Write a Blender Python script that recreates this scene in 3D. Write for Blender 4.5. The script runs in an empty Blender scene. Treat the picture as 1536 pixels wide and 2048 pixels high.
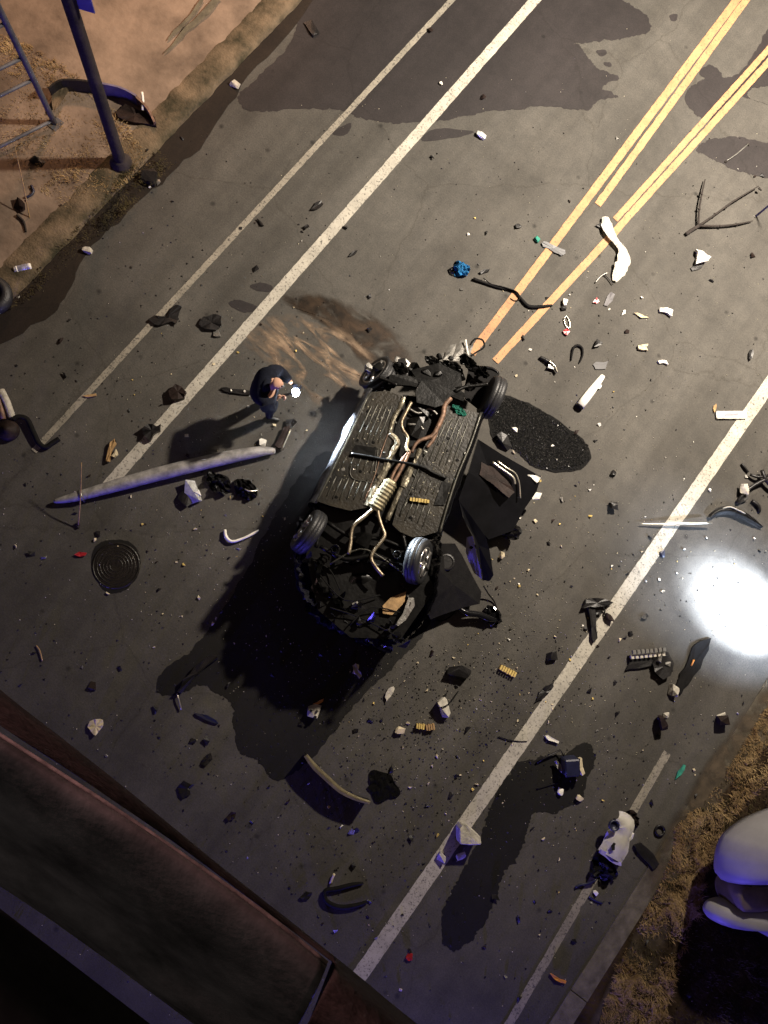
import bpy, bmesh, math, random
from mathutils import Vector, Matrix, noise
random.seed(7)
C = bpy.context.scene.collection
SC = bpy.context.scene
PI = math.pi
# ------------------------------------------------------------------ camera
H = 12.2
F = 1600.0
AX = Vector((0.78362893, 0.62085979, 0.02142011))      # world X in camera space (x right, y down, z forward)
AY = Vector((0.60614895, -0.77170293, 0.19250463))
AZ = Vector((0.13604834, -0.13786842, -0.98106225))
cam_d = bpy.data.cameras.new('camera'); cam = bpy.data.objects.new('camera', cam_d); C.objects.link(cam)
cam_d.sensor_fit = 'VERTICAL'; cam_d.sensor_height = 36.0; cam_d.lens = 36.0 * F / 2048.0
cam_d.clip_end = 600; cam_d.clip_start = 0.05
def c2w(v): return Vector((AX.dot(v), AY.dot(v), AZ.dot(v)))
rx, ry, rz = c2w(Vector((1, 0, 0))), c2w(Vector((0, -1, 0))), c2w(Vector((0, 0, -1)))
M = Matrix(((rx.x, ry.x, rz.x, 0), (rx.y, ry.y, rz.y, 0), (rx.z, ry.z, rz.z, H), (0, 0, 0, 1)))
cam.matrix_world = M
SC.camera = cam
def G(px, py, z=0.0):
    w = c2w(Vector((px - 768, py - 1024, F)))
    k = (z - H) / w.z
    return Vector((w.x * k, w.y * k, z))
# ------------------------------------------------------------------ world, lamps, exposure
W = bpy.data.worlds.new("World"); SC.world = W; W.use_nodes = True
nt = W.node_tree; nt.nodes.clear()
sky = nt.nodes.new('ShaderNodeTexSky'); sky.sky_type = 'NISHITA'; sky.sun_disc = False
sky.sun_elevation = math.radians(1.0); sky.sun_rotation = math.radians(10)
hs = nt.nodes.new('ShaderNodeMixRGB'); hs.blend_type = 'MIX'; hs.inputs[0].default_value = 0.85
hs.inputs[2].default_value = (0.105, 0.086, 0.066, 1)        # city glow on the night sky
sm = nt.nodes.new('ShaderNodeMixRGB'); sm.blend_type = 'MULTIPLY'; sm.inputs[0].default_value = 1
sm.inputs[2].default_value = (0.02, 0.02, 0.02, 1)
bg = nt.nodes.new('ShaderNodeBackground'); bg.inputs[1].default_value = 0.55
wo = nt.nodes.new('ShaderNodeOutputWorld')
nt.links.new(sky.outputs[0], sm.inputs[1]); nt.links.new(sm.outputs[0], hs.inputs[1])
nt.links.new(hs.outputs[0], bg.inputs[0]); nt.links.new(bg.outputs[0], wo.inputs[0])
def lamp(name, typ, loc, power, col, radius=0.1, aim=None, spot=None, blend=0.5):
    d = bpy.data.lights.new(name, typ); d.energy = power; d.color = col; d.shadow_soft_size = radius
    o = bpy.data.objects.new(name, d); C.objects.link(o); o.location = loc
    if aim is not None: o.rotation_euler = (Vector(aim) - Vector(loc)).to_track_quat('-Z', 'Y').to_euler()
    if spot: d.spot_size = spot; d.spot_blend = blend
    return o
lamp('flood_lamp', 'SPOT', (1.9, 11.8, 9.5), 20500, (1.0, 0.88, 0.735), 0.26, (0.9, 10.2, 0), math.radians(128), 1.0)
lamp('sodium_lamp', 'SPOT', (-9.6, 10.6, 6.5), 3000, (1.0, 0.59, 0.37), 0.5, (-9.3, 6.9, 0), math.radians(78), 1.0)
lamp('blue_beacon', 'POINT', (0.8, -12.5, 0.55), 4300, (0.13, 0.10, 1.0), 0.15)
lamp('blue_beacon', 'POINT', (8.3, -6.2, 0.55), 1500, (0.15, 0.11, 1.0), 0.12)
lamp('torch_beam', 'SPOT', (8.9, 4.7, 3.0), 36000, (0.76, 0.86, 1.0), 0.05, (5.82, 4.82, 0), math.radians(21.5), 1.0)
lamp('torch_spill', 'SPOT', (8.9, 4.7, 3.0), 5200, (0.62, 0.76, 1.0), 0.05, (5.74, 4.84, 0), math.radians(38), 1.0)
lamp('bridge_tail_lamp', 'POINT', (-1.85, 0.05, 11.6), 170, (1.0, 0.58, 0.58), 0.06)
lamp('parapet_fill', 'POINT', (-0.9, -2.6, 12.0), 17, (0.86, 0.92, 1.0), 0.4)  # added fill that lifts the parapet's grey inner band
SC.view_settings.view_transform = 'Standard'; SC.view_settings.look = 'None'
SC.view_settings.exposure = 0.0; SC.view_settings.gamma = 1.0; SC.view_settings.use_curve_mapping = False
# ------------------------------------------------------------------ materials
def mat(name, col, rough=0.6, metal=0.0, var=0.25, scale=6.0, bump=0.0, bscale=60.0, col2=None, spec=0.5, emit=None, coat=0.0, trans=0.0, alpha_noise=None):
    m = bpy.data.materials.new(name); m.use_nodes = True; t = m.node_tree; b = t.nodes['Principled BSDF']
    tc = t.nodes.new('ShaderNodeTexCoord')
    nz = t.nodes.new('ShaderNodeTexNoise'); nz.inputs['Scale'].default_value = scale; nz.inputs['Detail'].default_value = 6; nz.inputs['Roughness'].default_value = 0.65
    t.links.new(tc.outputs['Object'], nz.inputs['Vector'])
    r = t.nodes.new('ShaderNodeValToRGB'); t.links.new(nz.outputs[0], r.inputs[0])
    c1 = [max(0, c * (1 - var)) for c in col]; c2 = col2 or [min(1, c * (1 + var)) for c in col]
    r.color_ramp.elements[0].position = 0.35; r.color_ramp.elements[1].position = 0.68
    r.color_ramp.elements[0].color = (*c1, 1); r.color_ramp.elements[1].color = (*c2, 1)
    t.links.new(r.outputs[0], b.inputs['Base Color'])
    b.inputs['Roughness'].default_value = rough; b.inputs['Metallic'].default_value = metal
    b.inputs['Specular IOR Level'].default_value = spec; b.inputs['Coat Weight'].default_value = coat
    b.inputs['Transmission Weight'].default_value = trans
    if bump:
        n2 = t.nodes.new('ShaderNodeTexNoise'); n2.inputs['Scale'].default_value = bscale; n2.inputs['Detail'].default_value = 4
        t.links.new(tc.outputs['Object'], n2.inputs['Vector'])
        bp = t.nodes.new('ShaderNodeBump'); bp.inputs['Strength'].default_value = bump; bp.inputs['Distance'].default_value = 0.02
        t.links.new(n2.outputs[0], bp.inputs['Height']); t.links.new(bp.outputs[0], b.inputs['Normal'])
    if emit:
        b.inputs['Emission Color'].default_value = (*emit[0], 1); b.inputs['Emission Strength'].default_value = emit[1]
    return m
def node_noise(t, vec, scale, detail=5, rough=0.6, dist=0.0):
    n = t.nodes.new('ShaderNodeTexNoise'); n.inputs['Scale'].default_value = scale; n.inputs['Detail'].default_value = detail
    n.inputs['Roughness'].default_value = rough; n.inputs['Distortion'].default_value = dist
    t.links.new(vec, n.inputs['Vector']); return n
def ramp(t, fac, p0, c0, p1, c1):
    r = t.nodes.new('ShaderNodeValToRGB'); t.links.new(fac, r.inputs[0])
    r.color_ramp.elements[0].position = p0; r.color_ramp.elements[1].position = p1
    r.color_ramp.elements[0].color = (*c0, 1) if len(c0) == 3 else c0
    r.color_ramp.elements[1].color = (*c1, 1) if len(c1) == 3 else c1
    return r
def mixc(t, a, b, fac=None, mode='MIX', f=1.0):
    m = t.nodes.new('ShaderNodeMixRGB'); m.blend_type = mode; m.inputs[0].default_value = f
    if fac is not None: t.links.new(fac, m.inputs[0])
    t.links.new(a, m.inputs[1]); t.links.new(b, m.inputs[2]); return m
def asphalt(name, lo, hi, rough, wet=False, sparkle=False):
    m = bpy.data.materials.new(name); m.use_nodes = True; t = m.node_tree; b = t.nodes['Principled BSDF']
    tc = t.nodes.new('ShaderNodeTexCoord'); v = tc.outputs['Object']
    big = node_noise(t, v, 0.55, 5, 0.6, 0.4); grain = node_noise(t, v, 42, 3, 0.8); mid = node_noise(t, v, 4.5, 6, 0.7)
    c = ramp(t, big.outputs[0], 0.3, lo, 0.72, hi)
    g = ramp(t, grain.outputs[0], 0.3, (0.70, 0.70, 0.71), 0.72, (1.28, 1.27, 1.25))
    k = ramp(t, mid.outputs[0], 0.25, (0.8, 0.8, 0.8), 0.75, (1.18, 1.16, 1.13))
    x = mixc(t, c.outputs[0], g.outputs[0], None, 'MULTIPLY'); x = mixc(t, x.outputs[0], k.outputs[0], None, 'MULTIPLY')
    # stretched tyre streaks along the road
    mp = t.nodes.new('ShaderNodeMapping'); mp.inputs['Scale'].default_value = (1.5, 0.08, 1); t.links.new(v, mp.inputs[0])
    st = node_noise(t, mp.outputs[0], 1.2, 4, 0.6); s = ramp(t, st.outputs[0], 0.35, (0.80, 0.79, 0.78), 0.65, (1.1, 1.1, 1.1))
    x = mixc(t, x.outputs[0], s.outputs[0], None, 'MULTIPLY')
    # oil spots
    vo = t.nodes.new('ShaderNodeTexVoronoi'); vo.inputs['Scale'].default_value = 1.9; vo.inputs['Randomness'].default_value = 1
    t.links.new(v, vo.inputs['Vector'])
    sp = ramp(t, vo.outputs['Distance'], 0.035, (0.45, 0.45, 0.45), 0.10, (1, 1, 1)); x = mixc(t, x.outputs[0], sp.outputs[0], None, 'MULTIPLY')
    # thin cracks
    vc = t.nodes.new('ShaderNodeTexVoronoi'); vc.feature = 'DISTANCE_TO_EDGE'; vc.inputs['Scale'].default_value = 0.33
    wn = node_noise(t, v, 2.0, 5, 0.6); wm = mixc(t, v, wn.outputs[1], None, 'ADD', 0.35); t.links.new(wm.outputs[0], vc.inputs['Vector'])
    cr = ramp(t, vc.outputs[0], 0.0, (0.78, 0.77, 0.75), 0.005, (1, 1, 1)); x = mixc(t, x.outputs[0], cr.outputs[0], None, 'MULTIPLY')
    t.links.new(x.outputs[0], b.inputs['Base Color'])
    b.inputs['Roughness'].default_value = rough; b.inputs['Specular IOR Level'].default_value = 0.5 if wet else 0.25
    bp = t.nodes.new('ShaderNodeBump'); bp.inputs['Strength'].default_value = (1.0 if sparkle else 0.25 if wet else 0.5)
    bp.inputs['Distance'].default_value = 0.03 if sparkle else 0.008
    fine = node_noise(t, v, 38 if sparkle else 70, 4, 0.7); t.links.new(fine.outputs[0], bp.inputs['Height']); t.links.new(bp.outputs[0], b.inputs['Normal'])
    return m
def paint(name, col, wear, lo=(0.06, 0.055, 0.05)):
    m = bpy.data.materials.new(name); m.use_nodes = True; t = m.node_tree; b = t.nodes['Principled BSDF']
    tc = t.nodes.new('ShaderNodeTexCoord'); v = tc.outputs['Object']
    a = node_noise(t, v, 30, 5, 0.75); b2 = node_noise(t, v, 3.0, 6, 0.65); g = node_noise(t, v, 1.1, 3)
    sc = ramp(t, b2.outputs[0], 0.3, [c * 0.72 for c in col], 0.7, [min(1, c * 1.1) for c in col])
    f = ramp(t, a.outputs[0], wear, (1, 1, 1), wear + 0.12, (0, 0, 0))
    mxx = t.nodes.new('ShaderNodeMixRGB'); t.links.new(f.outputs[0], mxx.inputs[0]); t.links.new(sc.outputs[0], mxx.inputs[1]); mxx.inputs[2].default_value = (*lo, 1)
    t.links.new(mxx.outputs[0], b.inputs['Base Color']); b.inputs['Roughness'].default_value = 0.7; b.inputs['Specular IOR Level'].default_value = 0.3
    return m
def masked(name, col, col2, scale, lo, hi, rough, stretch=(1, 1, 1), dist=1.0, spec=0.5, strength=1.0):
    """a stain whose own ragged shape lets the road show through its gaps"""
    m = bpy.data.materials.new(name); m.use_nodes = True; t = m.node_tree; b = t.nodes['Principled BSDF']; out = t.nodes['Material Output']
    tc = t.nodes.new('ShaderNodeTexCoord'); mp = t.nodes.new('ShaderNodeMapping'); mp.inputs['Scale'].default_value = stretch
    mp.inputs['Rotation'].default_value = (0, 0, math.radians(25)); t.links.new(tc.outputs['Object'], mp.inputs[0])
    n = node_noise(t, mp.outputs[0], scale, 6, 0.62, dist); n2 = node_noise(t, tc.outputs['Object'], scale * 2.3, 4)
    c = ramp(t, n2.outputs[0], 0.35, col, 0.65, col2); t.links.new(c.outputs[0], b.inputs['Base Color'])
    b.inputs['Roughness'].default_value = rough; b.inputs['Specular IOR Level'].default_value = spec
    at = t.nodes.new('ShaderNodeAttribute'); at.attribute_name = 'edge'
    mm = t.nodes.new('ShaderNodeMath'); mm.operation = 'MULTIPLY'
    f = ramp(t, n.outputs[0], lo, (0, 0, 0), hi, (strength, strength, strength))
    t.links.new(f.outputs[0], mm.inputs[0]); t.links.new(at.outputs['Fac'], mm.inputs[1])
    tr = t.nodes.new('ShaderNodeBsdfTransparent'); ms = t.nodes.new('ShaderNodeMixShader')
    t.links.new(mm.outputs[0], ms.inputs[0]); t.links.new(tr.outputs[0], ms.inputs[1]); t.links.new(b.outputs[0], ms.inputs[2]); t.links.new(ms.outputs[0], out.inputs[0])
    return m
m_road = asphalt('dry_asphalt', (0.050, 0.047, 0.042), (0.083, 0.078, 0.070), 0.8)
m_wet = asphalt('wet_asphalt', (0.016, 0.0135, 0.0138), (0.029, 0.0245, 0.025), 0.7)
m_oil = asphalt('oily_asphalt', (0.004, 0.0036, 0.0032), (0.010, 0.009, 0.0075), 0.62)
m_granule = asphalt('wet_granules', (0.003, 0.003, 0.003), (0.008, 0.0075, 0.007), 0.9, sparkle=True)
m_gutter = asphalt('wet_gutter_silt', (0.010, 0.007, 0.005), (0.024, 0.017, 0.012), 0.85)
m_dirt = mat('bare_dirt', (0.185, 0.138, 0.104), 0.95, 0, 0.42, 1.1, 0.4, 14, spec=0.15)
m_verge = mat('brown_verge_soil', (0.034, 0.022, 0.013), 0.95, 0, 0.5, 3, 0.8, 20, spec=0.1)
m_conc = mat('weathered_concrete', (0.12, 0.105, 0.08), 0.85, 0, 0.35, 5, 0.4, 50, spec=0.2)
m_kerb = mat('kerb_concrete', (0.066, 0.058, 0.036), 0.95, 0, 0.45, 2.4, 0.7, 30, col2=(0.17, 0.125, 0.082), spec=0.15)
m_white = paint('white_line_paint', (0.42, 0.39, 0.33), 0.35)
m_thin = paint('worn_white_paint', (0.26, 0.235, 0.19), 0.37)
m_yellow = paint('yellow_line_paint', (0.43, 0.222, 0.105), 0.33)
m_mud = masked('splashed_mud', (0.13, 0.085, 0.055), (0.30, 0.21, 0.135), 2.3, 0.45, 0.60, 0.75, (0.62, 1.9, 1), 0.7)
m_mudfilm = masked('dark_fluid_film', (0.015, 0.011, 0.008), (0.05, 0.032, 0.02), 1.8, 0.36, 0.56, 0.28, (0.8, 1.6, 1), 0.8)
m_tyre_mark = masked('tyre_rubber_mark', (0.02, 0.02, 0.022), (0.035, 0.034, 0.036), 5, 0.40, 0.62, 0.6, (3, 0.5, 1), 0.2, strength=0.8)
m_black = mat('black_plastic', (0.011, 0.010, 0.010), 0.42, 0, 0.4, 8, 0.2, 40, spec=0.3)
m_blackmatte = mat('matte_black_rubber', (0.007, 0.0065, 0.0065), 0.8, 0, 0.3, 10, 0.3, 50, spec=0.12)
m_brown = mat('brown_black_plastic', (0.02, 0.013, 0.011), 0.6, 0, 0.5, 8, 0.2, 40, spec=0.12)
m_carp = mat('black_car_paint', (0.005, 0.005, 0.006), 0.14, 0.0, 0.3, 3, 0.05, 8, coat=0.6)
m_floor = mat('dark_underbody_coating', (0.008, 0.008, 0.0075), 0.42, 0.0, 0.5, 3.2, 0.35, 26, col2=(0.030, 0.025, 0.017), spec=0.2)
m_rib = mat('underbody_rib_steel', (0.06, 0.058, 0.048), 0.36, 0.55, 0.4, 7, 0.1, 40)
m_under = mat('greasy_black_steel', (0.006, 0.0058, 0.0055), 0.32, 0.1, 0.6, 7, 0.16, 22, spec=0.2)
m_shield = mat('aluminium_heat_shield', (0.40, 0.36, 0.27), 0.4, 0.7, 0.6, 16, 0.35, 26)
m_pipe = mat('heat_tinted_exhaust_steel', (0.20, 0.15, 0.095), 0.42, 0.7, 0.5, 9, 0.25, 24, col2=(0.40, 0.33, 0.23))
m_rust = mat('rusty_brown_steel', (0.17, 0.10, 0.065), 0.6, 0.35, 0.6, 12, 0.3, 30)
m_silver = mat('bright_trim_metal', (0.62, 0.58, 0.48), 0.28, 0.85, 0.2, 8, 0.05, 20)
m_grey = mat('grey_bare_metal', (0.26, 0.25, 0.23), 0.4, 0.7, 0.4, 10, 0.25, 25)
m_wpl = mat('white_plastic', (0.72, 0.69, 0.62), 0.5, 0, 0.12, 5, 0.1, 15)
m_cream = mat('cream_foam', (0.55, 0.47, 0.32), 0.8, 0, 0.2, 12, 0.3, 30, spec=0.2)
m_stone = mat('pale_broken_concrete', (0.42, 0.39, 0.33), 0.9, 0, 0.3, 9, 0.6, 35, spec=0.2)
m_tan = mat('tan_fibreboard', (0.34, 0.21, 0.09), 0.75, 0, 0.35, 9, 0.2, 30)
m_orange = mat('amber_lens_plastic', (0.55, 0.22, 0.05), 0.3, 0, 0.2, 9)
m_spring = mat('yellow_foam_block', (0.55, 0.40, 0.12), 0.7, 0, 0.25, 9)
m_blue = mat('blue_cloth', (0.03, 0.19, 0.42), 0.85, 0, 0.35, 8, 0.3, 30, spec=0.2)
m_bluepl = mat('dark_blue_plastic', (0.012, 0.014, 0.035), 0.45, 0, 0.3, 8)
m_teal = mat('teal_cloth', (0.02, 0.20, 0.14), 0.8, 0, 0.4, 8, 0.2, 30)
m_red = mat('red_lens_plastic', (0.35, 0.02, 0.025), 0.3, 0, 0.3, 8)
m_glass = mat('clear_lens_plastic', (0.62, 0.62, 0.60), 0.12, 0.25, 0.3, 14, 0.3, 20, coat=1)
m_tyre = mat('tyre_rubber', (0.016, 0.016, 0.017), 0.5, 0, 0.3, 20, 0.3, 50)
m_rim = mat('alloy_wheel_metal', (0.55, 0.53, 0.50), 0.3, 0.9, 0.3, 10)
m_twig = mat('dark_bark', (0.022, 0.016, 0.013), 0.9, 0, 0.4, 20, 0.5, 50)
m_straw = mat('dry_stalk', (0.30, 0.19, 0.08), 0.9, 0, 0.3, 20)
m_grass = mat('dry_grass_blades', (0.34, 0.21, 0.10), 0.9, 0, 0.55, 2.2, col2=(0.42, 0.30, 0.15), spec=0.1)
m_grassg = mat('dull_green_grass_blades', (0.06, 0.048, 0.022), 0.9, 0, 0.5, 3, spec=0.1)
m_pole = mat('dark_creosoted_wood', (0.028, 0.021, 0.02), 0.9, 0, 0.4, 4, 0.5, 22, spec=0.3)
m_polew = mat('painted_grey_pole', (0.24, 0.225, 0.215), 0.55, 0.1, 0.4, 7, 0.25, 25)
m_fence = mat('galvanised_grey_steel', (0.085, 0.085, 0.095), 0.6, 0.2, 0.3, 7)
m_sign = mat('blue_sign_back', (0.10, 0.09, 0.25), 0.5, 0, 0.2, 4)
m_veh = mat('white_vehicle_paint', (0.26, 0.25, 0.255), 0.5, 0, 0.12, 2)
m_gap = mat('tan_panel_gap', (0.12, 0.09, 0.045), 0.7, 0, 0.3, 4)
m_parapet = mat('stained_parapet_concrete', (0.082, 0.070, 0.068), 0.62, 0, 0.65, 5, 0.09, 60, spec=0.25)
m_ledge = mat('rusty_parapet_flange', (0.030, 0.0195, 0.0175), 0.85, 0, 0.35, 9, 0.4, 40, spec=0.2)
m_deck = mat('bridge_deck_asphalt', (0.012, 0.012, 0.012), 0.95, 0, 0.4, 9, spec=0.05)
m_skin = mat('skin', (0.52, 0.30, 0.21), 0.55, 0, 0.08, 9, spec=0.3)
m_navy = mat('navy_uniform_cloth', (0.006, 0.0075, 0.015), 0.9, 0, 0.3, 14, 0.3, 40, spec=0.2)
m_shoe = mat('black_boot_leather', (0.01, 0.01, 0.01), 0.4)
m_lens = mat('lit_torch_lens', (1, 1, 1), 0.3, 0, 0.0, 5, emit=((0.82, 0.91, 1.0), 60.0))
m_crumbs = mat('tempered_glass_crumbs', (0.50, 0.46, 0.34), 0.25, 0, 0.5, 40, spec=0.6)
m_eye = mat('dark_eye', (0.02, 0.015, 0.01), 0.2)
# ------------------------------------------------------------------ object helpers
def link(name, me, parent=None):
    o = bpy.data.objects.new(name, me); C.objects.link(o)
    if parent is not None: o.parent = parent; o.matrix_parent_inverse = parent.matrix_world.inverted()
    return o
def tag(o, label=None, cat=None, group=None, kind=None):
    if label: o['label'] = label
    if cat: o['category'] = cat
    if group: o['group'] = group
    if kind: o['kind'] = kind
    return o
def thing(name, label, cat, loc, group=None):
    o = bpy.data.objects.new(name, None); C.objects.link(o); o.location = loc; o.empty_display_size = 0.2
    o.matrix_world = Matrix.Translation(loc)
    return tag(o, label, cat, group)
def fin(bm, name, m, parent=None, smooth=False, recentre=True):
    """close a bmesh into one object whose origin is at its base centre"""
    bmesh.ops.recalc_face_normals(bm, faces=bm.faces)
    me = bpy.data.meshes.new(name)
    if recentre and bm.verts:
        n = len(bm.verts); c = Vector((sum(v.co.x for v in bm.verts) / n, sum(v.co.y for v in bm.verts) / n, min(v.co.z for v in bm.verts)))
        for v in bm.verts: v.co -= c
    else: c = Vector((0, 0, 0))
    if smooth:
        for f in bm.faces: f.smooth = True
    bm.to_mesh(me); bm.free(); me.materials.append(m)
    o = bpy.data.objects.new(name, me); C.objects.link(o)
    if parent is not None:
        o.parent = parent; o.location = c - parent.matrix_world.translation
    else: o.location = c
    return o
ZM = dict(A=(0, 0, 2.954), B=(500, 0, 2.954), C=(1016, 0, 2.954), D=(0, 500, 2.954), E=(1016, 420, 2.954), F=(1016, 900, 2.954), G=(1016, 1400, 2.954),
          H=(300, 500, 2.954), I=(0, 1000, 2.954), J=(300, 1250, 2.954), K=(700, 1250, 2.954), L=(500, 1600, 2.56), M=(850, 380, 2.954),
          N=(600, 680, 3.2), O=(580, 980, 3.2), P=(860, 860, 5.12), Q=(0, 100, 4.655), p=(0, 0, 1.0))
def q(k, *pts):                                   # measured picture points -> full picture pixels
    ox, oy, s = ZM[k]
    return [(ox + p[0] / s, oy + p[1] / s) + tuple(p[2:]) for p in pts]
def W3(pts, z=0.0): return [G(p[0], p[1], p[2] if len(p) > 2 else z) for p in pts]
def tube_bm(bm, pts, rad, sides=8, flat=1.0):
    pts = [Vector(p) for p in pts]; n = len(pts); rings = []
    R = rad if isinstance(rad, (list, tuple)) else [rad] * n
    prev = None
    for i, p in enumerate(pts):
        d = (pts[min(i + 1, n - 1)] - pts[max(i - 1, 0)]).normalized()
        if prev is None:
            a = d.cross(Vector((0, 0, 1)));
            if a.length < 1e-3: a = d.cross(Vector((1, 0, 0)))
            a.normalize()
        else:
            a = prev - d * prev.dot(d); a.normalize()
        prev = a; b = d.cross(a).normalized()
        rings.append([bm.verts.new(p + (a * math.cos(t) + b * math.sin(t) * flat) * R[i]) for t in [2 * PI * k / sides for k in range(sides)]])
    for i in range(n - 1):
        for k in range(sides):
            bm.faces.new((rings[i][k], rings[i][(k + 1) % sides], rings[i + 1][(k + 1) % sides], rings[i + 1][k]))
    bm.faces.new(rings[0][::-1]); bm.faces.new(rings[-1])
def smooth_path(pts, k=4):
    P = [Vector(p) for p in pts]; out = []
    for i in range(len(P) - 1):
        p0, p1, p2, p3 = P[max(i - 1, 0)], P[i], P[i + 1], P[min(i + 2, len(P) - 1)]
        for j in range(k):
            t = j / k
            out.append(0.5 * ((2 * p1) + (p2 - p0) * t + (2 * p0 - 5 * p1 + 4 * p2 - p3) * t * t + (3 * p1 - p0 - 3 * p2 + p3) * t ** 3))
    out.append(P[-1]); return out
def tube(name, pts, rad, m, parent=None, sides=8, k=4, flat=1.0):
    bm = bmesh.new(); pp = smooth_path(pts, k) if k > 1 else pts
    if isinstance(rad, (list, tuple)):
        n = len(pp); L = len(rad); rr = []
        for i in range(n):
            t = i / (n - 1) * (L - 1); a = int(min(t, L - 2)); rr.append(rad[a] + (rad[a + 1] - rad[a]) * (t - a))
    else: rr = rad
    tube_bm(bm, pp, rr, sides, flat); return fin(bm, name, m, parent, smooth=True)
def slab_bm(bm, pts, th, warp=0.0, lift=None):
    """uneven plate from a closed outline: dished top, real thickness"""
    n = len(pts); c = sum((Vector(p) for p in pts), Vector()) / n
    top = []; bot = []
    for i, p in enumerate(pts):
        p = Vector(p); e = (random.random() - 0.5) * warp
        top.append(bm.verts.new(p + Vector((0, 0, th + max(0, e + warp * .5))))); bot.append(bm.verts.new(p + Vector((0, 0, max(0.0, e + warp * .5)))))
    hub = lift if lift is not None else warp
    ct = bm.verts.new(c + Vector((0, 0, th + hub))); cb = bm.verts.new(c + Vector((0, 0, hub * 0.9)))
    for i in range(n):
        j = (i + 1) % n
        bm.faces.new((top[i], top[j], ct)); bm.faces.new((bot[j], bot[i], cb)); bm.faces.new((top[j], top[i], bot[i], bot[j]))
def slab(name, pts, th, m, parent=None, warp=0.01, z=0.006, lift=None):
    P = W3(pts, z); out = []; n = len(P); rj = random.Random(int(P[0].x * 1000) + n)
    for i in range(n):
        a, b = P[i], P[(i + 1) % n]; e = b - a; sd = Vector((-e.y, e.x, 0)); out.append(a)
        if e.length > .03: out.append(a.lerp(b, rj.uniform(.35, .65)) + sd * rj.uniform(-.10, .10))
    bm = bmesh.new(); slab_bm(bm, out, th, warp, lift if lift is not None else warp * .35); return fin(bm, name, m, parent)
def chunk_bm(bm, c, size, seed, n=16, rot=0.0, boxy=0.6):
    rnd = random.Random(seed); vs = []
    for i in range(n):
        v = Vector((rnd.uniform(-1, 1), rnd.uniform(-1, 1), rnd.uniform(-1, 1)))
        mx = max(abs(v.x), abs(v.y), abs(v.z)) or 1
        v = v.lerp(v / mx, boxy)
        v = Vector((v.x * size[0] / 2, v.y * size[1] / 2, v.z * size[2] / 2)); v.rotate(Matrix.Rotation(rot, 3, 'Z'))
        vs.append(bm.verts.new(Vector(c) + v))
    r = bmesh.ops.convex_hull(bm, input=vs)
    dead = [e for e in set(r['geom_interior'] + r['geom_unused']) if isinstance(e, bmesh.types.BMVert)]
    bmesh.ops.delete(bm, geom=dead, context='VERTS')
def chunk(name, px, size, m, parent=None, seed=1, rot=0.0, n=18, z=0.0, boxy=0.6):
    bm = bmesh.new(); c = G(px[0], px[1], size[2] / 2 + z); chunk_bm(bm, c, size, seed, n, rot, boxy); o = fin(bm, name, m, parent)
    return o
def crumple(name, px, size, m, parent=None, seed=1, hgt=0.1, n=9, z=0.0, rot=0.0):
    """crushed sheet or cloth: ragged round grid with strong folds"""
    rnd = random.Random(seed); bm = bmesh.new(); c = G(px[0], px[1], z); grid = []
    for i in range(n):
        row = []
        for j in range(n):
            u, v = i / (n - 1) * 2 - 1, j / (n - 1) * 2 - 1
            r = math.hypot(u, v); k = max(abs(u), abs(v)) / r if r > 0 else 1
            s = Vector((u * k, v * k, 0)); s.rotate(Matrix.Rotation(rot, 3, 'Z'))
            ns = noise.noise(Vector((u * 1.7 + seed * 3.1, v * 1.7, seed)));
            ns2 = noise.noise(Vector((u * 3.5 + seed, v * 3.5 + 9, seed)))
            rr = 1 + 0.35 * noise.noise(Vector((math.atan2(v, u) * 1.2, seed * 2.0, 0)))
            edge = max(0.0, 1 - r * 0.8)
            row.append(bm.verts.new(c + Vector((s.x * size[0] / 2 * rr, s.y * size[1] / 2 * rr, 0.015 + hgt * max(0, 0.45 * edge + 0.6 * ns + 0.5 * ns2 + .15)))))
        grid.append(row)
    for i in range(n - 1):
        for j in range(n - 1):
            bm.faces.new((grid[i][j], grid[i + 1][j], grid[i + 1][j + 1], grid[i][j + 1]))
    r = bmesh.ops.solidify(bm, geom=bm.faces[:], thickness=0.006)
    return fin(bm, name, m, parent)
def band(name, pts, hgt, th, m, parent=None, k=4, z=0.0, lean=0.0):
    """strip standing on edge along a path (height, thickness, optional lean)"""
    pp = smooth_path(pts, k); bm = bmesh.new(); rows = []
    for i, p in enumerate(pp):
        d = (pp[min(i + 1, len(pp) - 1)] - pp[max(i - 1, 0)]); d.z = 0; d.normalize(); s = Vector((-d.y, d.x, 0))
        h = hgt(i / (len(pp) - 1)) if callable(hgt) else hgt
        rows.append([bm.verts.new(p + s * (th / 2) ), bm.verts.new(p - s * (th / 2)), bm.verts.new(p - s * (th / 2) + s * lean * h + Vector((0, 0, h))), bm.verts.new(p + s * (th / 2) + s * lean * h + Vector((0, 0, h)))])
    for a, b in zip(rows, rows[1:]):
        for k2 in range(4): bm.faces.new((a[k2], a[(k2 + 1) % 4], b[(k2 + 1) % 4], b[k2]))
    bm.faces.new(rows[0]); bm.faces.new(rows[-1][::-1])
    return fin(bm, name, m, parent)
def box_bm(bm, c, size, rot=None):
    r = bmesh.ops.create_cube(bm, size=1.0); mt = rot if rot is not None else Matrix.Identity(3)
    for v in r['verts']:
        v.co = Vector(c) + mt @ Vector((v.co.x * size[0], v.co.y * size[1], v.co.z * size[2]))
    return r['verts']
def box(name, c, size, m, parent=None, rotz=0.0, bevel=0.0, rot=None):
    bm = bmesh.new(); box_bm(bm, c, size, rot or Matrix.Rotation(rotz, 3, 'Z'))
    if bevel: bmesh.ops.bevel(bm, geom=bm.edges[:], offset=bevel, segments=2, affect='EDGES')
    return fin(bm, name, m, parent)
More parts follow.
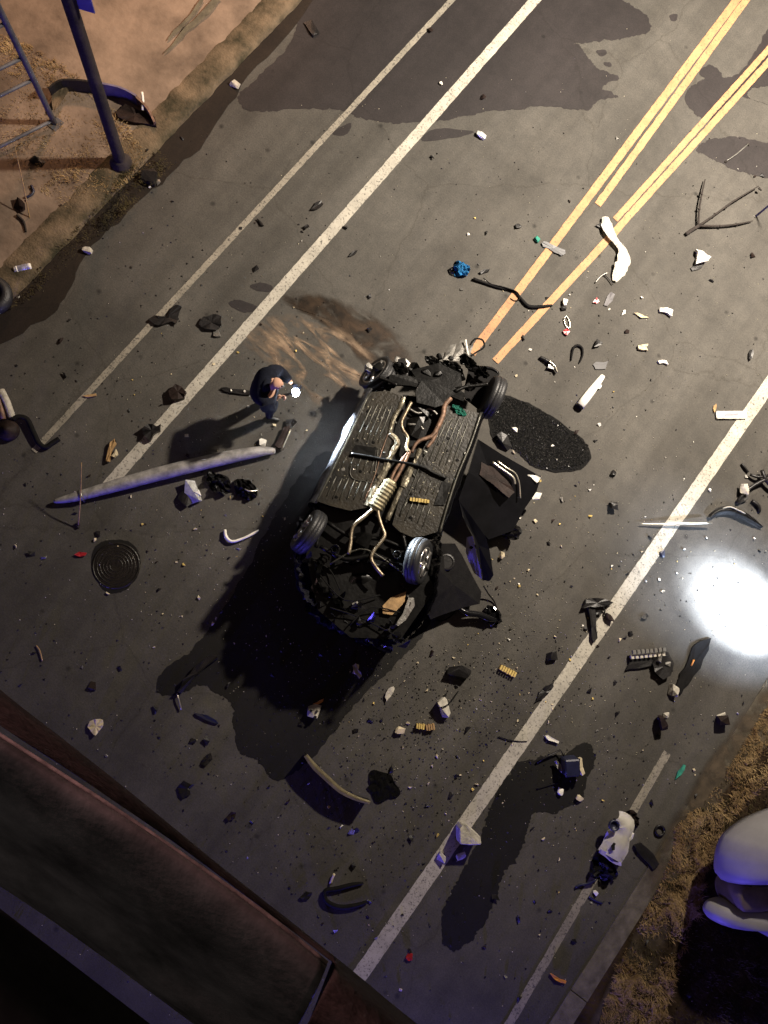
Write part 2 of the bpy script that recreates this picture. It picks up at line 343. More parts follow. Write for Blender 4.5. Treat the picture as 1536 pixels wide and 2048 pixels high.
def lathe_bm(bm, prof, mtx, n=20, close=True):
    rings = []
    for r, h in prof: rings.append([bm.verts.new(mtx @ Vector((r * math.cos(2 * PI * k / n), r * math.sin(2 * PI * k / n), h))) for k in range(n)])
    for a, b in zip(rings, rings[1:]):
        for k in range(n): bm.faces.new((a[k], a[(k + 1) % n], b[(k + 1) % n], b[k]))
    if close: bm.faces.new(rings[0][::-1]); bm.faces.new(rings[-1])
def blob_pts(pts, amp=0.06, sub=6, freq=2.2, seed=0.0):
    P = [Vector(p) for p in pts]; n = len(P); out = []
    for i in range(n):
        p0, p1, p2, p3 = P[i - 1], P[i], P[(i + 1) % n], P[(i + 2) % n]
        for j in range(sub):
            t = j / sub
            v = 0.5 * ((2 * p1) + (p2 - p0) * t + (2 * p0 - 5 * p1 + 4 * p2 - p3) * t * t + (3 * p1 - p0 - 3 * p2 + p3) * t ** 3)
            nn = noise.noise_vector(Vector((v.x * freq, v.y * freq, seed))) + 0.6 * noise.noise_vector(Vector((v.x * freq * 3.7, v.y * freq * 3.7, seed + 5))) + 0.5 * noise.noise_vector(Vector((v.x * freq * 11, v.y * freq * 11, seed + 9))) + 0.35 * noise.noise_vector(Vector((v.x * freq * 27, v.y * freq * 27, seed + 2)))
            out.append(Vector((v.x + nn.x * amp, v.y + nn.y * amp, v.z)))
    return out
def sheet(name, pts, z, m, amp=0.06, sub=12, seed=0.0, kind='structure', soft=False, freq=2.2):
    P = blob_pts(W3(pts, z), amp, sub, freq, seed)
    bm = bmesh.new(); n = len(P)
    if soft:
        c = sum(P, Vector()) / n; lay = bm.verts.layers.float.new('edge'); prev = None
        for s in (1.0, 0.9, 0.78, 0.6, 0.35):
            ring = []
            for p in P:
                v = bm.verts.new(c + (p - c) * s); v[lay] = min(1.0, (1 - s) * 3.4); ring.append(v)
            if prev:
                for i in range(n): bm.faces.new((prev[i], prev[(i + 1) % n], ring[(i + 1) % n], ring[i]))
            prev = ring
        cv = bm.verts.new(c); cv[lay] = 1.0
        for i in range(n): bm.faces.new((prev[i], prev[(i + 1) % n], cv))
    else:
        vs = [bm.verts.new(p) for p in P]; es = [bm.edges.new((vs[i], vs[(i + 1) % n])) for i in range(n)]
        bmesh.ops.triangle_fill(bm, use_beauty=True, use_dissolve=False, edges=es)
    bm.normal_update()
    for f in bm.faces:
        if f.normal.z < 0: f.normal_flip()
    me = bpy.data.meshes.new(name); bm.to_mesh(me); bm.free(); me.materials.append(m)
    o = bpy.data.objects.new(name, me); C.objects.link(o); o['kind'] = kind; return o
# ------------------------------------------------------------------ the setting
def flat(name, x0, x1, y0, y1, z, m):
    bm = bmesh.new(); bm.faces.new([bm.verts.new(v) for v in ((x0, y0, z), (x1, y0, z), (x1, y1, z), (x0, y1, z))])
    me = bpy.data.meshes.new(name); bm.to_mesh(me); bm.free(); me.materials.append(m); o = link(name, me); o['kind'] = 'structure'; return o
flat('ground', -150, 150, -150, 150, -0.012, m_verge)
flat('road', -6.3, 7.05, -120, 140, 0.0, m_road)
# bare dirt footway, built with a gently uneven surface
bm = bmesh.new(); NX, NY = 44, 70; gr = []
for i in range(NX):
    row = []
    for j in range(NY):
        x = -20 + (20 - 6.50) * i / (NX - 1); y = -6 + 30 * j / (NY - 1)
        e = min(1, (-6.50 - x) / 0.8)
        row.append(bm.verts.new((x, y, 0.085 + e * (0.05 * noise.noise(Vector((x * .8, y * .8, 0))) + 0.025 * noise.noise(Vector((x * 3, y * 3, 4)))))))
    gr.append(row)
for i in range(NX - 1):
    for j in range(NY - 1): bm.faces.new((gr[i][j], gr[i + 1][j], gr[i + 1][j + 1], gr[i][j + 1]))
o = fin(bm, 'dirt_footway', m_dirt, None, True, False); o['kind'] = 'structure'
# kerb stones along the left edge and the flush concrete strip on the right
bm = bmesh.new(); rows = []
for i in range(420):
    y = -12 + i * 0.08; row = []
    for x_, z_ in ((-6.58, .085), (-6.52, .104), (-6.38, .110), (-6.24, .106), (-6.17, .085), (-6.14, .045), (-6.12, -.02)):
        p = Vector((x_, y, z_)); row.append(bm.verts.new(p + Vector((.022 * noise.noise(p * 3.1) + .012 * noise.noise(p * 11), 0, .016 * noise.noise(p * 5) + .010 * noise.noise(p * 17)))))
    rows.append(row)
for a_, b_ in zip(rows, rows[1:]):
    for k in range(6): bm.faces.new((a_[k], a_[k + 1], b_[k + 1], b_[k]))
o = fin(bm, 'kerb', m_kerb, None, True, False); o['kind'] = 'structure'
root = thing('concrete_edging', None, None, Vector((7.05, 2, 0))); root['kind'] = 'structure'
bm = bmesh.new(); box_bm(bm, (0, 0, 0), (0.30, 2.985, 0.03)); 
me = bpy.data.meshes.new('edging_slab'); bm.to_mesh(me); bm.free(); me.materials.append(m_conc)
for i in range(8):
    o = bpy.data.objects.new('edging_slab', me); C.objects.link(o); o.parent = root
    o.location = Vector((6.95, -9 + 3.0 * i, 0.0)) - root.location
# painted lines
def line(name, a, b, w, m, z=0.012, wob=0.007, cut=False):
    A, B = G(*a), G(*b); d = (B - A); L = d.length; d.normalize(); s = Vector((-d.y, d.x, 0)); n = max(2, int(L / 0.06))
    bm = bmesh.new(); prev = None
    for i in range(n + 1):
        p = A + d * (L * i / n); r1 = wob * noise.noise(Vector((p.x * 9, p.y * 9, 1))) + wob * .8 * noise.noise(Vector((p.x * 40, p.y * 40, 2))); r2 = wob * noise.noise(Vector((p.x * 9, p.y * 9, 6))) + wob * .8 * noise.noise(Vector((p.x * 40, p.y * 40, 8)))
        c = [bm.verts.new((*(p + s * (w / 2 + r1)).xy, z)), bm.verts.new((*(p - s * (w / 2 + r2)).xy, z))]
        if prev: bm.faces.new((prev[0], c[0], c[1], prev[1]))
        prev = c
    bm.normal_update()
    for f in bm.faces:
        if f.normal.z < 0: f.normal_flip()
    me = bpy.data.meshes.new(name); bm.to_mesh(me); bm.free(); me.materials.append(m); o = link(name, me); o['kind'] = 'structure'; return o
def ext(a, b, t0, t1):
    return ((a[0] + (b[0] - a[0]) * t0, a[1] + (b[1] - a[1]) * t0), (a[0] + (b[0] - a[0]) * t1, a[1] + (b[1] - a[1]) * t1))
line('edge_line', *ext((223, 964), (1020, 57), -0.02, 1.5), 0.175, m_white)
line('edge_line', *ext((721, 1948), (1536, 772), -0.3, 1.5), 0.225, m_white)
line('shoulder_line', *ext((68, 903), (904, 0), 0.0, 1.4), 0.095, m_thin)
line('shoulder_line', *ext((1334, 1505), (1026, 2033), 0.0, 1.5), 0.13, m_thin)
line('centre_line', *ext((943, 707), (1473, 0), 0.0, 1.4), 0.135, m_yellow)
line('centre_line', *ext((1195, 410), (1492, 0), 0.0, 1.4), 0.125, m_yellow)
line('centre_line', (990, 723), (1238, 455), 0.125, m_yellow)
line('centre_line', *ext((1230, 440), (1542, 93), 0.0, 1.4), 0.105, m_yellow)
line('centre_line', *ext((1236, 456), (1545, 115), 0.0, 1.4), 0.115, m_yellow, z=0.0125)
# wet patches
Z1 = 0.004
sheet('wet_patch', [(640, -40), (590, 60), (560, 110), (480, 190), (505, 222), (600, 218), (690, 222), (720, 236), (800, 245), (880, 243), (915, 232), (1000, 222), (1080, 213), (1170, 222), (1195, 205), (1235, 195), (1205, 178), (1240, 155), (1190, 135), (1165, 95), (1150, 88), (1200, 82), (1270, 70), (1303, 55), (1270, 15), (1200, -20), (1000, -90)], Z1, m_wet, 0.05, 16, 3)
sheet('wet_patch', q('C', (1050, 600), (1080, 520), (1160, 470), (1130, 430), (1200, 380), (1250, 420), (1290, 470), (1400, 400), (1480, 280), (1560, 160), (1800, 100), (1850, 400), (1560, 500), (1430, 530), (1470, 600), (1750, 640), (1750, 700), (1480, 600), (1340, 560), (1220, 700), (1130, 690)), Z1, m_wet, 0.04, 16, 8)
sheet('wet_patch', q('C', (1120, 880), (1180, 830), (1280, 805), (1400, 820), (1560, 840), (1800, 850), (1800, 1080), (1560, 1060), (1440, 1030), (1330, 1000), (1200, 930)), Z1, m_wet, 0.04, 16, 12)
sheet('wet_gutter', [(660, -60), (560, 95), (470, 190), (415, 285), (345, 345), (300, 390), (235, 450), (200, 480), (150, 545), (125, 605), (60, 655), (-40, 700), (-90, 640), (-30, 625), (55, 540), (125, 455), (235, 350), (360, 205), (460, 105), (560, -10)], 0.008, m_gutter, 0.07, 5, 20)
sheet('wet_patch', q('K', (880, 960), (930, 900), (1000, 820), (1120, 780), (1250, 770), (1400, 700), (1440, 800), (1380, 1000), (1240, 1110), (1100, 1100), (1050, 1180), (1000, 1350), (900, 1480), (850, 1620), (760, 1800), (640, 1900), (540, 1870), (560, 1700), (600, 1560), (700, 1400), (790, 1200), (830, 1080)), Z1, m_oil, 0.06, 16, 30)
mc = G(232, 1131, 0); mh = thing('manhole_cover', 'round dark iron manhole cover below the fallen pole', 'manhole', mc)
m_iron = mat('wet_cast_iron', (0.014, 0.012, 0.009), 0.38, 0.3, 0.4, 9, 0.3, 40, spec=0.4)
bm = bmesh.new(); lathe_bm(bm, [(.345, -.01), (.345, .006), (.325, .010), (.312, .006), (.312, -.01)], Matrix.Translation(mc), 40); fin(bm, 'frame_ring', m_iron, mh, True)
bm = bmesh.new(); lathe_bm(bm, [(.305, -.01), (.305, .007), (.15, .008), (.01, .008)], Matrix.Translation(mc), 40); fin(bm, 'cover_disc', m_iron, mh)
for rr_ in (.27, .225, .18, .135, .09):
    bm = bmesh.new(); lathe_bm(bm, [(rr_ + .011, .006), (rr_ + .006, .0105), (rr_ - .006, .0105), (rr_ - .011, .006)], Matrix.Translation(mc), 36, False); fin(bm, 'raised_ring', m_iron, mh, True)
sheet('wet_patch', [(183, 1130), (192, 1092), (225, 1079), (264, 1087), (281, 1120), (271, 1158), (240, 1184), (205, 1178)], Z1, m_oil, 0.015, 16, 41)
sheet('spill_and_shadow', [(585, 975), (520, 1085), (440, 1235), (380, 1300), (325, 1345), (322, 1385), (365, 1388), (400, 1368), (440, 1390), (465, 1415), (468, 1460), (480, 1505), (520, 1520), (555, 1560), (620, 1520), (720, 1400), (800, 1320), (850, 1270), (860, 1150), (760, 960), (660, 900)], Z1, m_oil, 0.05, 16, 50)  # spilled fluid plus the car's cast shadow, both put into one dark sheet
sheet('wet_granule_patch', [(985, 790), (1040, 800), (1090, 825), (1140, 860), (1175, 890), (1180, 920), (1150, 943), (1095, 942), (1060, 930), (1030, 900), (990, 880), (975, 830)], 0.010, m_granule, 0.03, 6, 61)
sheet('fluid_film', q('H', (750, 260), (860, 220), (1050, 270), (1240, 340), (1380, 420), (1500, 520), (1560, 640), (1540, 720), (1300, 700), (1180, 600), (1000, 430), (850, 350)), 0.006, m_mudfilm, 0.05, 6, 70, soft=True)
sheet('mud_splash', q('H', (540, 520), (640, 400), (800, 380), (950, 380), (1150, 470), (1320, 600), (1350, 760), (1250, 820), (1150, 900), (1000, 900), (880, 840), (720, 720), (600, 620)), 0.007, m_mud, 0.07, 6, 75, soft=True)
sheet('tyre_mark', q('C', (400, 1500), (540, 1380), (640, 1290), (820, 1110), (1100, 800), (1250, 640), (1290, 660), (1100, 870), (860, 1120), (700, 1320), (560, 1440), (440, 1540)), 0.0065, m_tyre_mark, 0.02, 4, 80, soft=False)
for k, (P, sd) in enumerate([(q('B', (480, 780), (560, 740), (600, 730), (590, 775), (540, 800)), 1), (q('B', (1060, 770), (1180, 760), (1320, 780), (1260, 805), (1180, 815), (1020, 830)), 2),
        (q('H', (470, 310), (520, 300), (600, 320), (640, 350), (560, 370), (490, 340)), 3), (q('H', (590, 215), (650, 195), (720, 215), (710, 245), (640, 240)), 4),
        (q('C', (520, 300), (570, 295), (580, 320), (540, 330)), 5), (q('C', (565, 370), (605, 370), (605, 390), (575, 390)), 6), (q('C', (960, 90), (1000, 85), (995, 120), (965, 122)), 7)]):
    sheet('wet_patch', P, Z1, m_wet, 0.02, 5, 90 + sd)
m_spill = masked('spilled_verge_soil', (0.035, 0.026, 0.016), (0.085, 0.062, 0.038), 2.2, 0.30, 0.52, 0.9, (1, 1, 1), 0.6)
sheet('soil_spill', [(1580, 1330), (1470, 1440), (1380, 1580), (1310, 1700), (1270, 1790), (1330, 1800), (1360, 1740), (1420, 1640), (1500, 1520), (1600, 1420)], 0.02, m_spill, .06, 5, 71, soft=True)
sheet('soil_spill', [(1330, 1760), (1250, 1900), (1170, 2060), (1130, 2140), (1240, 2140), (1290, 1990), (1350, 1850)], 0.0205, m_spill, .05, 5, 72, soft=True)
# ------------------------------------------------------------------ bridge parapet, deck
root = thing('bridge_parapet', 'stained concrete bridge parapet crossing the lower left corner', 'parapet', G(300, 1750, 10.2))
cur = [  # (z, picture points of one long edge)
    (10.10, [(-400, 1068), (0, 1380), (273, 1596), (447, 1737), (652, 1899), (664, 1909)]),
    (10.55, [(-400, 1180), (0, 1450), (273, 1632), (447, 1757), (652, 1915), (664, 1924)]),
    (10.88, [(-400, 1215), (0, 1472), (200, 1600), (337, 1692), (524, 1824), (656, 1929)]),
    (10.90, [(-400, 1250), (0, 1492), (200, 1622), (337, 1712), (524, 1846), (650, 1945)]),
    (10.875, [(-400, 1310), (0, 1540), (200, 1672), (337, 1765), (524, 1898), (632, 1985)]),
    (10.76, [(-400, 1390), (0, 1628), (190, 1756), (330, 1850), (500, 1970), (600, 2045)]),
    (10.62, [(-400, 1450), (0, 1690), (180, 1812), (320, 1910), (480, 2030), (570, 2100)]),
    (10.46, [(-400, 1520), (0, 1767), (182, 1892), (320, 1993), (470, 2105), (540, 2160)]),
    (9.90, [(-400, 1520), (0, 1767), (182, 1892), (320, 1993), (470, 2105), (540, 2160)])]
def loft(name, rows, m, parent, sub=5):
    rr = [smooth_path([G(p[0], p[1], z) for p in P], sub) for z, P in rows]; n = min(len(r) for r in rr); bm = bmesh.new()
    if len(rr) > 6:                                       # round the section between the measured edges
        cols = [smooth_path([r[i] for r in rr], 4) for i in range(n)]; rr = [[c_[k] for c_ in cols] for k in range(len(cols[0]))]
    vs = [[bm.verts.new(r[i] + noise.noise_vector(r[i] * 6) * 0.003) for i in range(n)] for r in rr]
    for a, b in zip(vs, vs[1:] + vs[:1]):
        for i in range(n - 1): bm.faces.new((a[i], a[i + 1], b[i + 1], b[i]))
    bm.faces.new([v[0] for v in vs]); bm.faces.new([v[-1] for v in vs][::-1])
    return fin(bm, name, m, parent, True)
loft('ledge', [cur[0], cur[1], (9.9, cur[1][1]), (9.7, cur[0][1])], m_ledge, root)
loft('coping', cur[2:], m_parapet, root)
seg = [(10.10, [(668, 1912), (812, 2030), (950, 2143)]), (10.6, [(668, 1945), (790, 2050), (900, 2150)]), (10.66, [(655, 1965), (740, 2060), (800, 2150)]), (10.5, [(610, 2060), (640, 2110), (660, 2160)]), (9.9, [(610, 2060), (640, 2110), (660, 2160)])]
loft('coping', seg, m_ledge, root, 8)
tube('ridge_highlight', W3([(-400, 1213), (0, 1470), (200, 1598), (337, 1690), (524, 1822), (654, 1926)], 10.882), 0.0032, mat('ridge_highlight_paint', (.17, .125, .115), .7, 0, .6, 30), root, 6)  # thin pale tube paints the highlight along the ridge
bm = bmesh.new(); box_bm(bm, (0, -16.1, 9.9), (80, 30, 0.5)); o = fin(bm, 'bridge_deck', m_deck); o['kind'] = 'structure'
# ------------------------------------------------------------------ utility pole, fence, bumper on the dirt
pb = G(243, 328, 0.07)
root = thing('utility_pole', 'dark wooden pole rising from the dirt beside the kerb', 'pole', pb)
tube('shaft', [pb + Vector((0, 0, -.1)), pb + Vector((0, 0, .5)), pb + Vector((0.02, 0.0, 3)), pb + Vector((0.03, 0, 6.2))], [0.105, 0.09, 0.085, 0.08], m_pole, root, 14, 3)
bm = bmesh.new(); lathe_bm(bm, [(0.19, 0), (0.175, 0.07), (0.13, 0.17), (0.11, 0.2)], Matrix.Translation(pb + Vector((0, 0, -.03))), 16); fin(bm, 'base_collar', m_pole, root, True)
box('sign_plate', pb + Vector((0.16, 0.10, 3.50)), (0.20, 0.02, 0.50), m_sign, root, math.radians(25))
box('sign_bracket', pb + Vector((0.08, 0.05, 3.50)), (0.22, 0.03, 0.04), m_fence, root, math.radians(35))
fb = G(110, 248, 0.07)
root = thing('steel_fence', 'galvanised post and rail fence at the left edge of the dirt', 'fence', fb)
tube('post', [fb + Vector((0, 0, -.05)), fb + Vector((-.02, -.03, 1.5)), fb + Vector((-.05, -.07, 3.0))], 0.045, m_fence, root, 10, 2)
box('foot_plate', fb + Vector((0, 0, 0.015)), (0.2, 0.2, 0.03), m_fence, root)
rd = (G(0, 290, 0.2) - G(100, 240, 0.2)).normalized()
for zz in (0.10, 1.05, 1.5, 2.15):
    k = zz / 3.0; a = fb + Vector((-.05 * k, -.07 * k, zz))
    tube('rail', [a, a + rd * 1.2, a + rd * 2.8], 0.026, m_fence, root, 8, 2)
tube('post', [fb + rd * 2.8 + Vector((0, 0, -.05)), fb + rd * 2.8 + Vector((0, 0, 3))], 0.045, m_fence, root, 10, 1)
p = W3(q('Q', (505, 560), (500, 470), (600, 400), (760, 395), (960, 420), (1150, 455), (1290, 520), (1390, 610), (1450, 720)), 0.08)
root = thing('torn_bumper', 'curved torn bumper cover standing on the dirt behind the pole', 'bumper', p[4] * 1.0)
band('bumper_skin', p[1:5], lambda t: 0.30, 0.03, m_black, root)
band('bumper_skin', p[4:7], lambda t: 0.30 - .04 * t, 0.03, mat('scuffed_blue_black_plastic', (0.10, 0.09, 0.16), 0.4, 0, 0.3, 6), root)
band('end_return', p[6:9], lambda t: 0.24 - .1 * t, 0.035, m_rust, root)
slab('torn_flap', q('Q', (485, 430), (600, 290), (640, 380), (540, 540), (500, 580)), 0.012, m_kerb, root, 0.02, 0.20)
tube('white_strip', W3(q('Q', (1320, 390, .34), (1330, 470, .28), (1325, 560, .22)), 0.2), 0.022, m_wpl, root, 6, 2)
slab('inner_foam', q('Q', (1080, 600), (1180, 520), (1300, 580), (1440, 640), (1460, 730), (1250, 700), (1110, 650)), 0.05, m_brown, root, 0.03, 0.09)
# ------------------------------------------------------------------ overturned car
def zf(py): return 0.95 + max(-0.3, min(0.34, (py - 780) / 290 * 0.20))
def P3(x, y, dz=0.0):
    z = zf(y) + dz; return G(x, y, z)
car = thing('overturned_car', 'black overturned car wreck showing its underside on the centre line', 'car', G(770, 1010, 0))
u = (P3(880, 1067) - P3(633, 1008)); u.z = 0; u.normalize(); vdir = Vector((-u.y, u.x, 0))
def slabc(name, pts, th, m, dz=0.0, warp=0.006, parent=None):
    bm = bmesh.new(); slab_bm(bm, [P3(p[0], p[1], dz + (p[2] if len(p) > 2 else 0) - th) for p in pts], th, warp, 0.0); return fin(bm, name, m, parent or car)
def tubec(name, pts, r, m, dz=0.0, sides=10, k=4, parent=None, flat=1.0):
    return tube(name, [P3(p[0], p[1], dz + (p[2] if len(p) > 2 else 0)) for p in pts], r, m, parent or car, sides, k, flat)
def lerp2(a, b, t): return (a[0] + (b[0] - a[0]) * t, a[1] + (b[1] - a[1]) * t)
# core that closes the body below the floor
bm = bmesh.new(); top = [P3(*p, -0.16) for p in ((748, 790), (955, 832), (870, 1060), (640, 1003))]; bot = [Vector((t.x, t.y, 0.03)) for t in top]
vs = [bm.verts.new(v) for v in top + bot]; bmesh.ops.convex_hull(bm, input=vs); fin(bm, 'cabin_shell', m_under, car)
chunkc_ = lambda name, x, y, s, m, dz, seed, rot=0.0: (lambda bm: (chunk_bm(bm, P3(x, y, dz), s, seed, 20, rot), fin(bm, name, m, car))[1])(bmesh.new())
# floor panels, each side of the tunnel
LE = ((742, 785), (634, 1003)); LI = ((806, 797), (733, 1014)); RI = ((893, 812), (787, 1040)); RE = ((958, 828), (874, 1064))
slabc('floor_panel', [(742, 785), (775, 783), (808, 795), (790, 845), (783, 880), (770, 930), (748, 985), (733, 1016), (700, 1022), (660, 1012), (634, 1003), (688, 894)], 0.03, m_floor)
slabc('floor_panel', [(893, 812), (925, 818), (958, 828), (915, 946), (874, 1064), (848, 1072), (824, 1075), (799, 1064), (784, 1050), (800, 990), (822, 945), (850, 890), (878, 845)], 0.03, m_floor)
slabc('tunnel_lining', [(806, 790), (900, 805), (870, 880), (830, 930), (800, 1000), (780, 1050), (728, 1020), (760, 950), (785, 880)], 0.02, m_under, -0.13)
def rib(a, b, r=0.011):
    a, b = lerp2(a, b, rnd0.uniform(0, .10)), lerp2(a, b, 1 - rnd0.uniform(0, .16))
    pa, pb_ = P3(*a, 0.002), P3(*b, 0.002); bm = bmesh.new(); tube_bm(bm, [pa, pa.lerp(pb_, .03) + Vector((0, 0, r * .5)), pa.lerp(pb_, .97) + Vector((0, 0, r * .5)), pb_], [r * .5, r, r, r * .5], 6); fin(bm, 'floor_rib', m_rib, car, True)
rnd0 = random.Random(77)
def at(edge, t): return lerp2(edge[0], edge[1], t)
for s in (.20, .34, .48, .62, .76): rib(lerp2(at(LE, .07), at(LI, .07), s), lerp2(at(LE, .46), at(LI, .46), s), 0.009)
for s in (.16, .33, .50, .66, .82): rib(lerp2(at(LE, .57), at(LI, .57), s), lerp2(at(LE, .70), at(LI, .70), s), 0.008)
for s in (.14, .28, .42, .56, .70, .84): rib(lerp2(at(LE, .76), at(LI, .76), s), lerp2(at(LE, .97), at(LI, .97), s), 0.010)
for s in (.18, .33, .48, .63, .78): rib(lerp2(at(RI, .06), at(RE, .06), s), lerp2(at(RI, .52), at(RE, .52), s), 0.010)
for s in (.15, .30, .45, .60): rib(lerp2(at(RI, .60), at(RE, .60), s), lerp2(at(RI, .74), at(RE, .74), s), 0.009)
for s in (.10, .24, .38, .52, .66): rib(lerp2(at(RI, .80), at(RE, .80), s), lerp2(at(RI, .99), at(RE, .99), s), 0.010)
rnd = random.Random(5)
for i in range(26):                                       # plugs, bolts and clips on the floor
    e, f_ = ((LE, LI) if i % 2 else (RI, RE)); p = lerp2(at(e, rnd.random()), at(f_, rnd.random()), rnd.uniform(.1, .9)); c = P3(*p, 0.0)
    bm = bmesh.new(); lathe_bm(bm, [(0.024, -.005), (0.024, 0.006), (0.015, 0.012)], Matrix.Translation(c), 10); fin(bm, 'floor_plug', m_grey if i % 3 == 0 else m_under, car)
slabc('fuel_tank_plate', [lerp2(at(RI, a_), at(RE, a_), b_) for a_, b_ in ((.60, .70), (.60, .93), (.78, .95), (.80, .72))], .02, m_under, .016, .01)
slabc('access_plate', [lerp2(at(LE, a_), at(LI, a_), b_) for a_, b_ in ((.47, .25), (.47, .75), (.55, .8), (.55, .2))], .015, m_under, .012, .01)
tubec('fuel_line', [lerp2(at(RI, t_), at(RE, t_), .06 + .03 * math.sin(t_ * 9)) for t_ in (.1, .3, .5, .7, .95)], .008, m_rib, .014, 6)
tubec('fuel_line', [lerp2(at(LE, t_), at(LI, t_), .93 + .02 * math.sin(t_ * 11)) for t_ in (.3, .5, .7, .95)], .007, m_rust, .014, 6)
for i in range(18):                                       # brackets and clips along tunnel and sills
    e = (LE, LI, RI, RE)[i % 4]; p = at(e, rnd.uniform(.08, .95)); o = chunkc_('floor_bracket', p[0], p[1], (rnd.uniform(.03, .08), rnd.uniform(.02, .05), .03), (m_under, m_grey, m_rib)[i % 3], .012, 700 + i, rnd.uniform(0, 3))
bm = bmesh.new()
for i in range(150):
    e, f_ = ((LE, LI) if i % 2 else (RI, RE)); p = lerp2(at(e, rnd.random()), at(f_, rnd.random()), rnd.uniform(.05, .95)); c = P3(*p, 0.004); s_ = rnd.uniform(.004, .012)
    chunk_bm(bm, c, (s_ * 2, s_ * 2, s_), 800 + i, 6)
o = fin(bm, 'floor_grit', m_crumbs, car); o['kind'] = 'stuff'
# sills and body sides
def side(edge, sgn, name, t0, t1, wav):
    bm = bmesh.new(); rows = []
    prof = [(0.0, 0.004), (0.012, 0.03), (0.045, 0.035), (0.075, 0.0), (0.10, -0.10), (0.115, -0.24), (0.10, -0.42), (0.05, -0.60), (-0.04, -0.80), (-0.12, -0.98)]
    n = 22
    for i in range(n + 1):
        t = t0 + (t1 - t0) * i / n; b = P3(*at(edge, t)); row = []
        for k, (o_, d_) in enumerate(prof):
            w = wav * noise.noise(Vector((t * 6, k * .5, sgn)))
            v = b + u * sgn * (o_ + w * (k > 2)); v.z = max(0.02, b.z + d_); row.append(bm.verts.new(v))
        rows.append(row)
    for a, b in zip(rows, rows[1:]):
        for k in range(len(prof) - 1): bm.faces.new((a[k], a[k + 1], b[k + 1], b[k]))
    bmesh.ops.solidify(bm, geom=bm.faces[:], thickness=0.012)
    return fin(bm, name, m_sill if sgn < 0 else m_carp, car, True)
m_sill = mat('torchlit_sill_paint', (0.045, 0.046, 0.052), 0.27, 0.0, 0.6, 9, 0.1, 20, coat=0.8)  # left side's black made paler: torch glare put into the colour
side(LE, -1, 'body_side', -0.03, 1.02, 0.05)
side(RE, 1, 'body_side', -0.02, 1.02, 0.03)
tubec('sill_rail', [(962, 826), (940, 890), (915, 950), (895, 1010), (879, 1066)], 0.022, m_rib, 0.02, 8)
tubec('sill_rail', [(739, 786), (690, 890), (660, 950), (632, 1006)], 0.018, m_rib, 0.02, 8)
# heat shields, exhaust
def ribbonc(name, pts, wid, m, dz, parent=None):
    pp = smooth_path([P3(p[0], p[1], dz) for p in pts], 4); bm = bmesh.new(); rows = []
    for i, p in enumerate(pp):
        d = (pp[min(i + 1, len(pp) - 1)] - pp[max(i - 1, 0)]); d.z = 0; d.normalize(); s = Vector((-d.y, d.x, 0)); w = wid * (1 + .25 * noise.noise(p * 9))
        row = []
        for k, (o_, h_) in enumerate(((-.5, -.03), (-.35, .0), (0, .014), (.35, .0), (.5, -.03))):
            row.append(bm.verts.new(p + s * w * o_ + Vector((0, 0, h_ + .012 * noise.noise(p * 22 + Vector((k, 0, 0)))))))
        rows.append(row)
    for a, b in zip(rows, rows[1:]):
        for k in range(4): bm.faces.new((a[k], a[k + 1], b[k + 1], b[k]))
    bmesh.ops.solidify(bm, geom=bm.faces[:], thickness=0.004); return fin(bm, name, m, parent or car)
ribbonc('heat_shield', q('N', (665, 365), (640, 430), (600, 500), (580, 570), (572, 605)), 0.075, m_shield, 0.02)
ribbonc('heat_shield', q('N', (575, 600), (620, 645), (600, 700), (572, 750)), 0.10, m_shield, 0.02)
ribbonc('heat_shield', q('N', (572, 755), (545, 830), (510, 890), (480, 940), (450, 1010), (430, 1060)), 0.115, m_shield, 0.02)
ribbonc('heat_shield', q('N', (770, 695), (750, 745), (725, 800)), 0.075, m_shield, 0.02)
ribbonc('heat_shield', q('N', (715, 815), (685, 880), (660, 940)), 0.115, m_shield, 0.02)
ribbonc('heat_shield', q('N', (650, 945), (620, 1010), (590, 1080), (560, 1150)), 0.075, m_shield, 0.01)
tubec('exhaust_pipe', q('N', (712, 398), (680, 460), (650, 525), (658, 575), (690, 625), (682, 685), (700, 715)), 0.026, m_pipe, 0.03)
tubec('exhaust_pipe', q('N', (965, 372), (925, 420), (915, 480), (880, 560), (845, 615), (770, 642), (735, 675), (715, 720)), [0.034, 0.04, 0.04, 0.036, 0.03, 0.024, 0.024], m_rust, 0.03)
tubec('exhaust_pipe', q('N', (880, 560), (850, 640), (810, 690)), [0.034, 0.03, 0.02], m_rust, 0.015)
tubec('exhaust_pipe', q('N', (705, 710), (660, 800), (630, 860), (600, 910)), 0.027, m_rust, 0.02)
tubec('exhaust_pipe', q('N', (690, 720), (630, 800), (600, 850), (575, 910)), 0.024, m_rust, 0.02)
chunkc = lambda name, x, y, s, m, dz, seed, rot=0.0, parent=None: (lambda bm: (chunk_bm(bm, P3(x, y, dz), s, seed, 20, rot), fin(bm, name, m, parent or car))[1])(bmesh.new())
ra, rb = P3(784, 960, 0.03), P3(748, 1020, 0.03); dd = (rb - ra).normalized(); ss = Vector((-dd.y, dd.x, 0)).normalized()
bm = bmesh.new(); n = 36
rows = []
for i in range(n + 1):
    t = i / n; c = ra.lerp(rb, t); g = 1.0 if (i % 4) < 2 else 0.90; e = math.sin(PI * min(1, max(0.0, t * 8)) / 2) * math.sin(PI * min(1, (1 - t) * 8) / 2); e = 0.55 + .45 * e
    rows.append([bm.verts.new(c + ss * 0.115 * g * e * math.cos(a) + Vector((0, 0, 0.055 * g * e * math.sin(a)))) for a in [2 * PI * k / 14 for k in range(14)]])
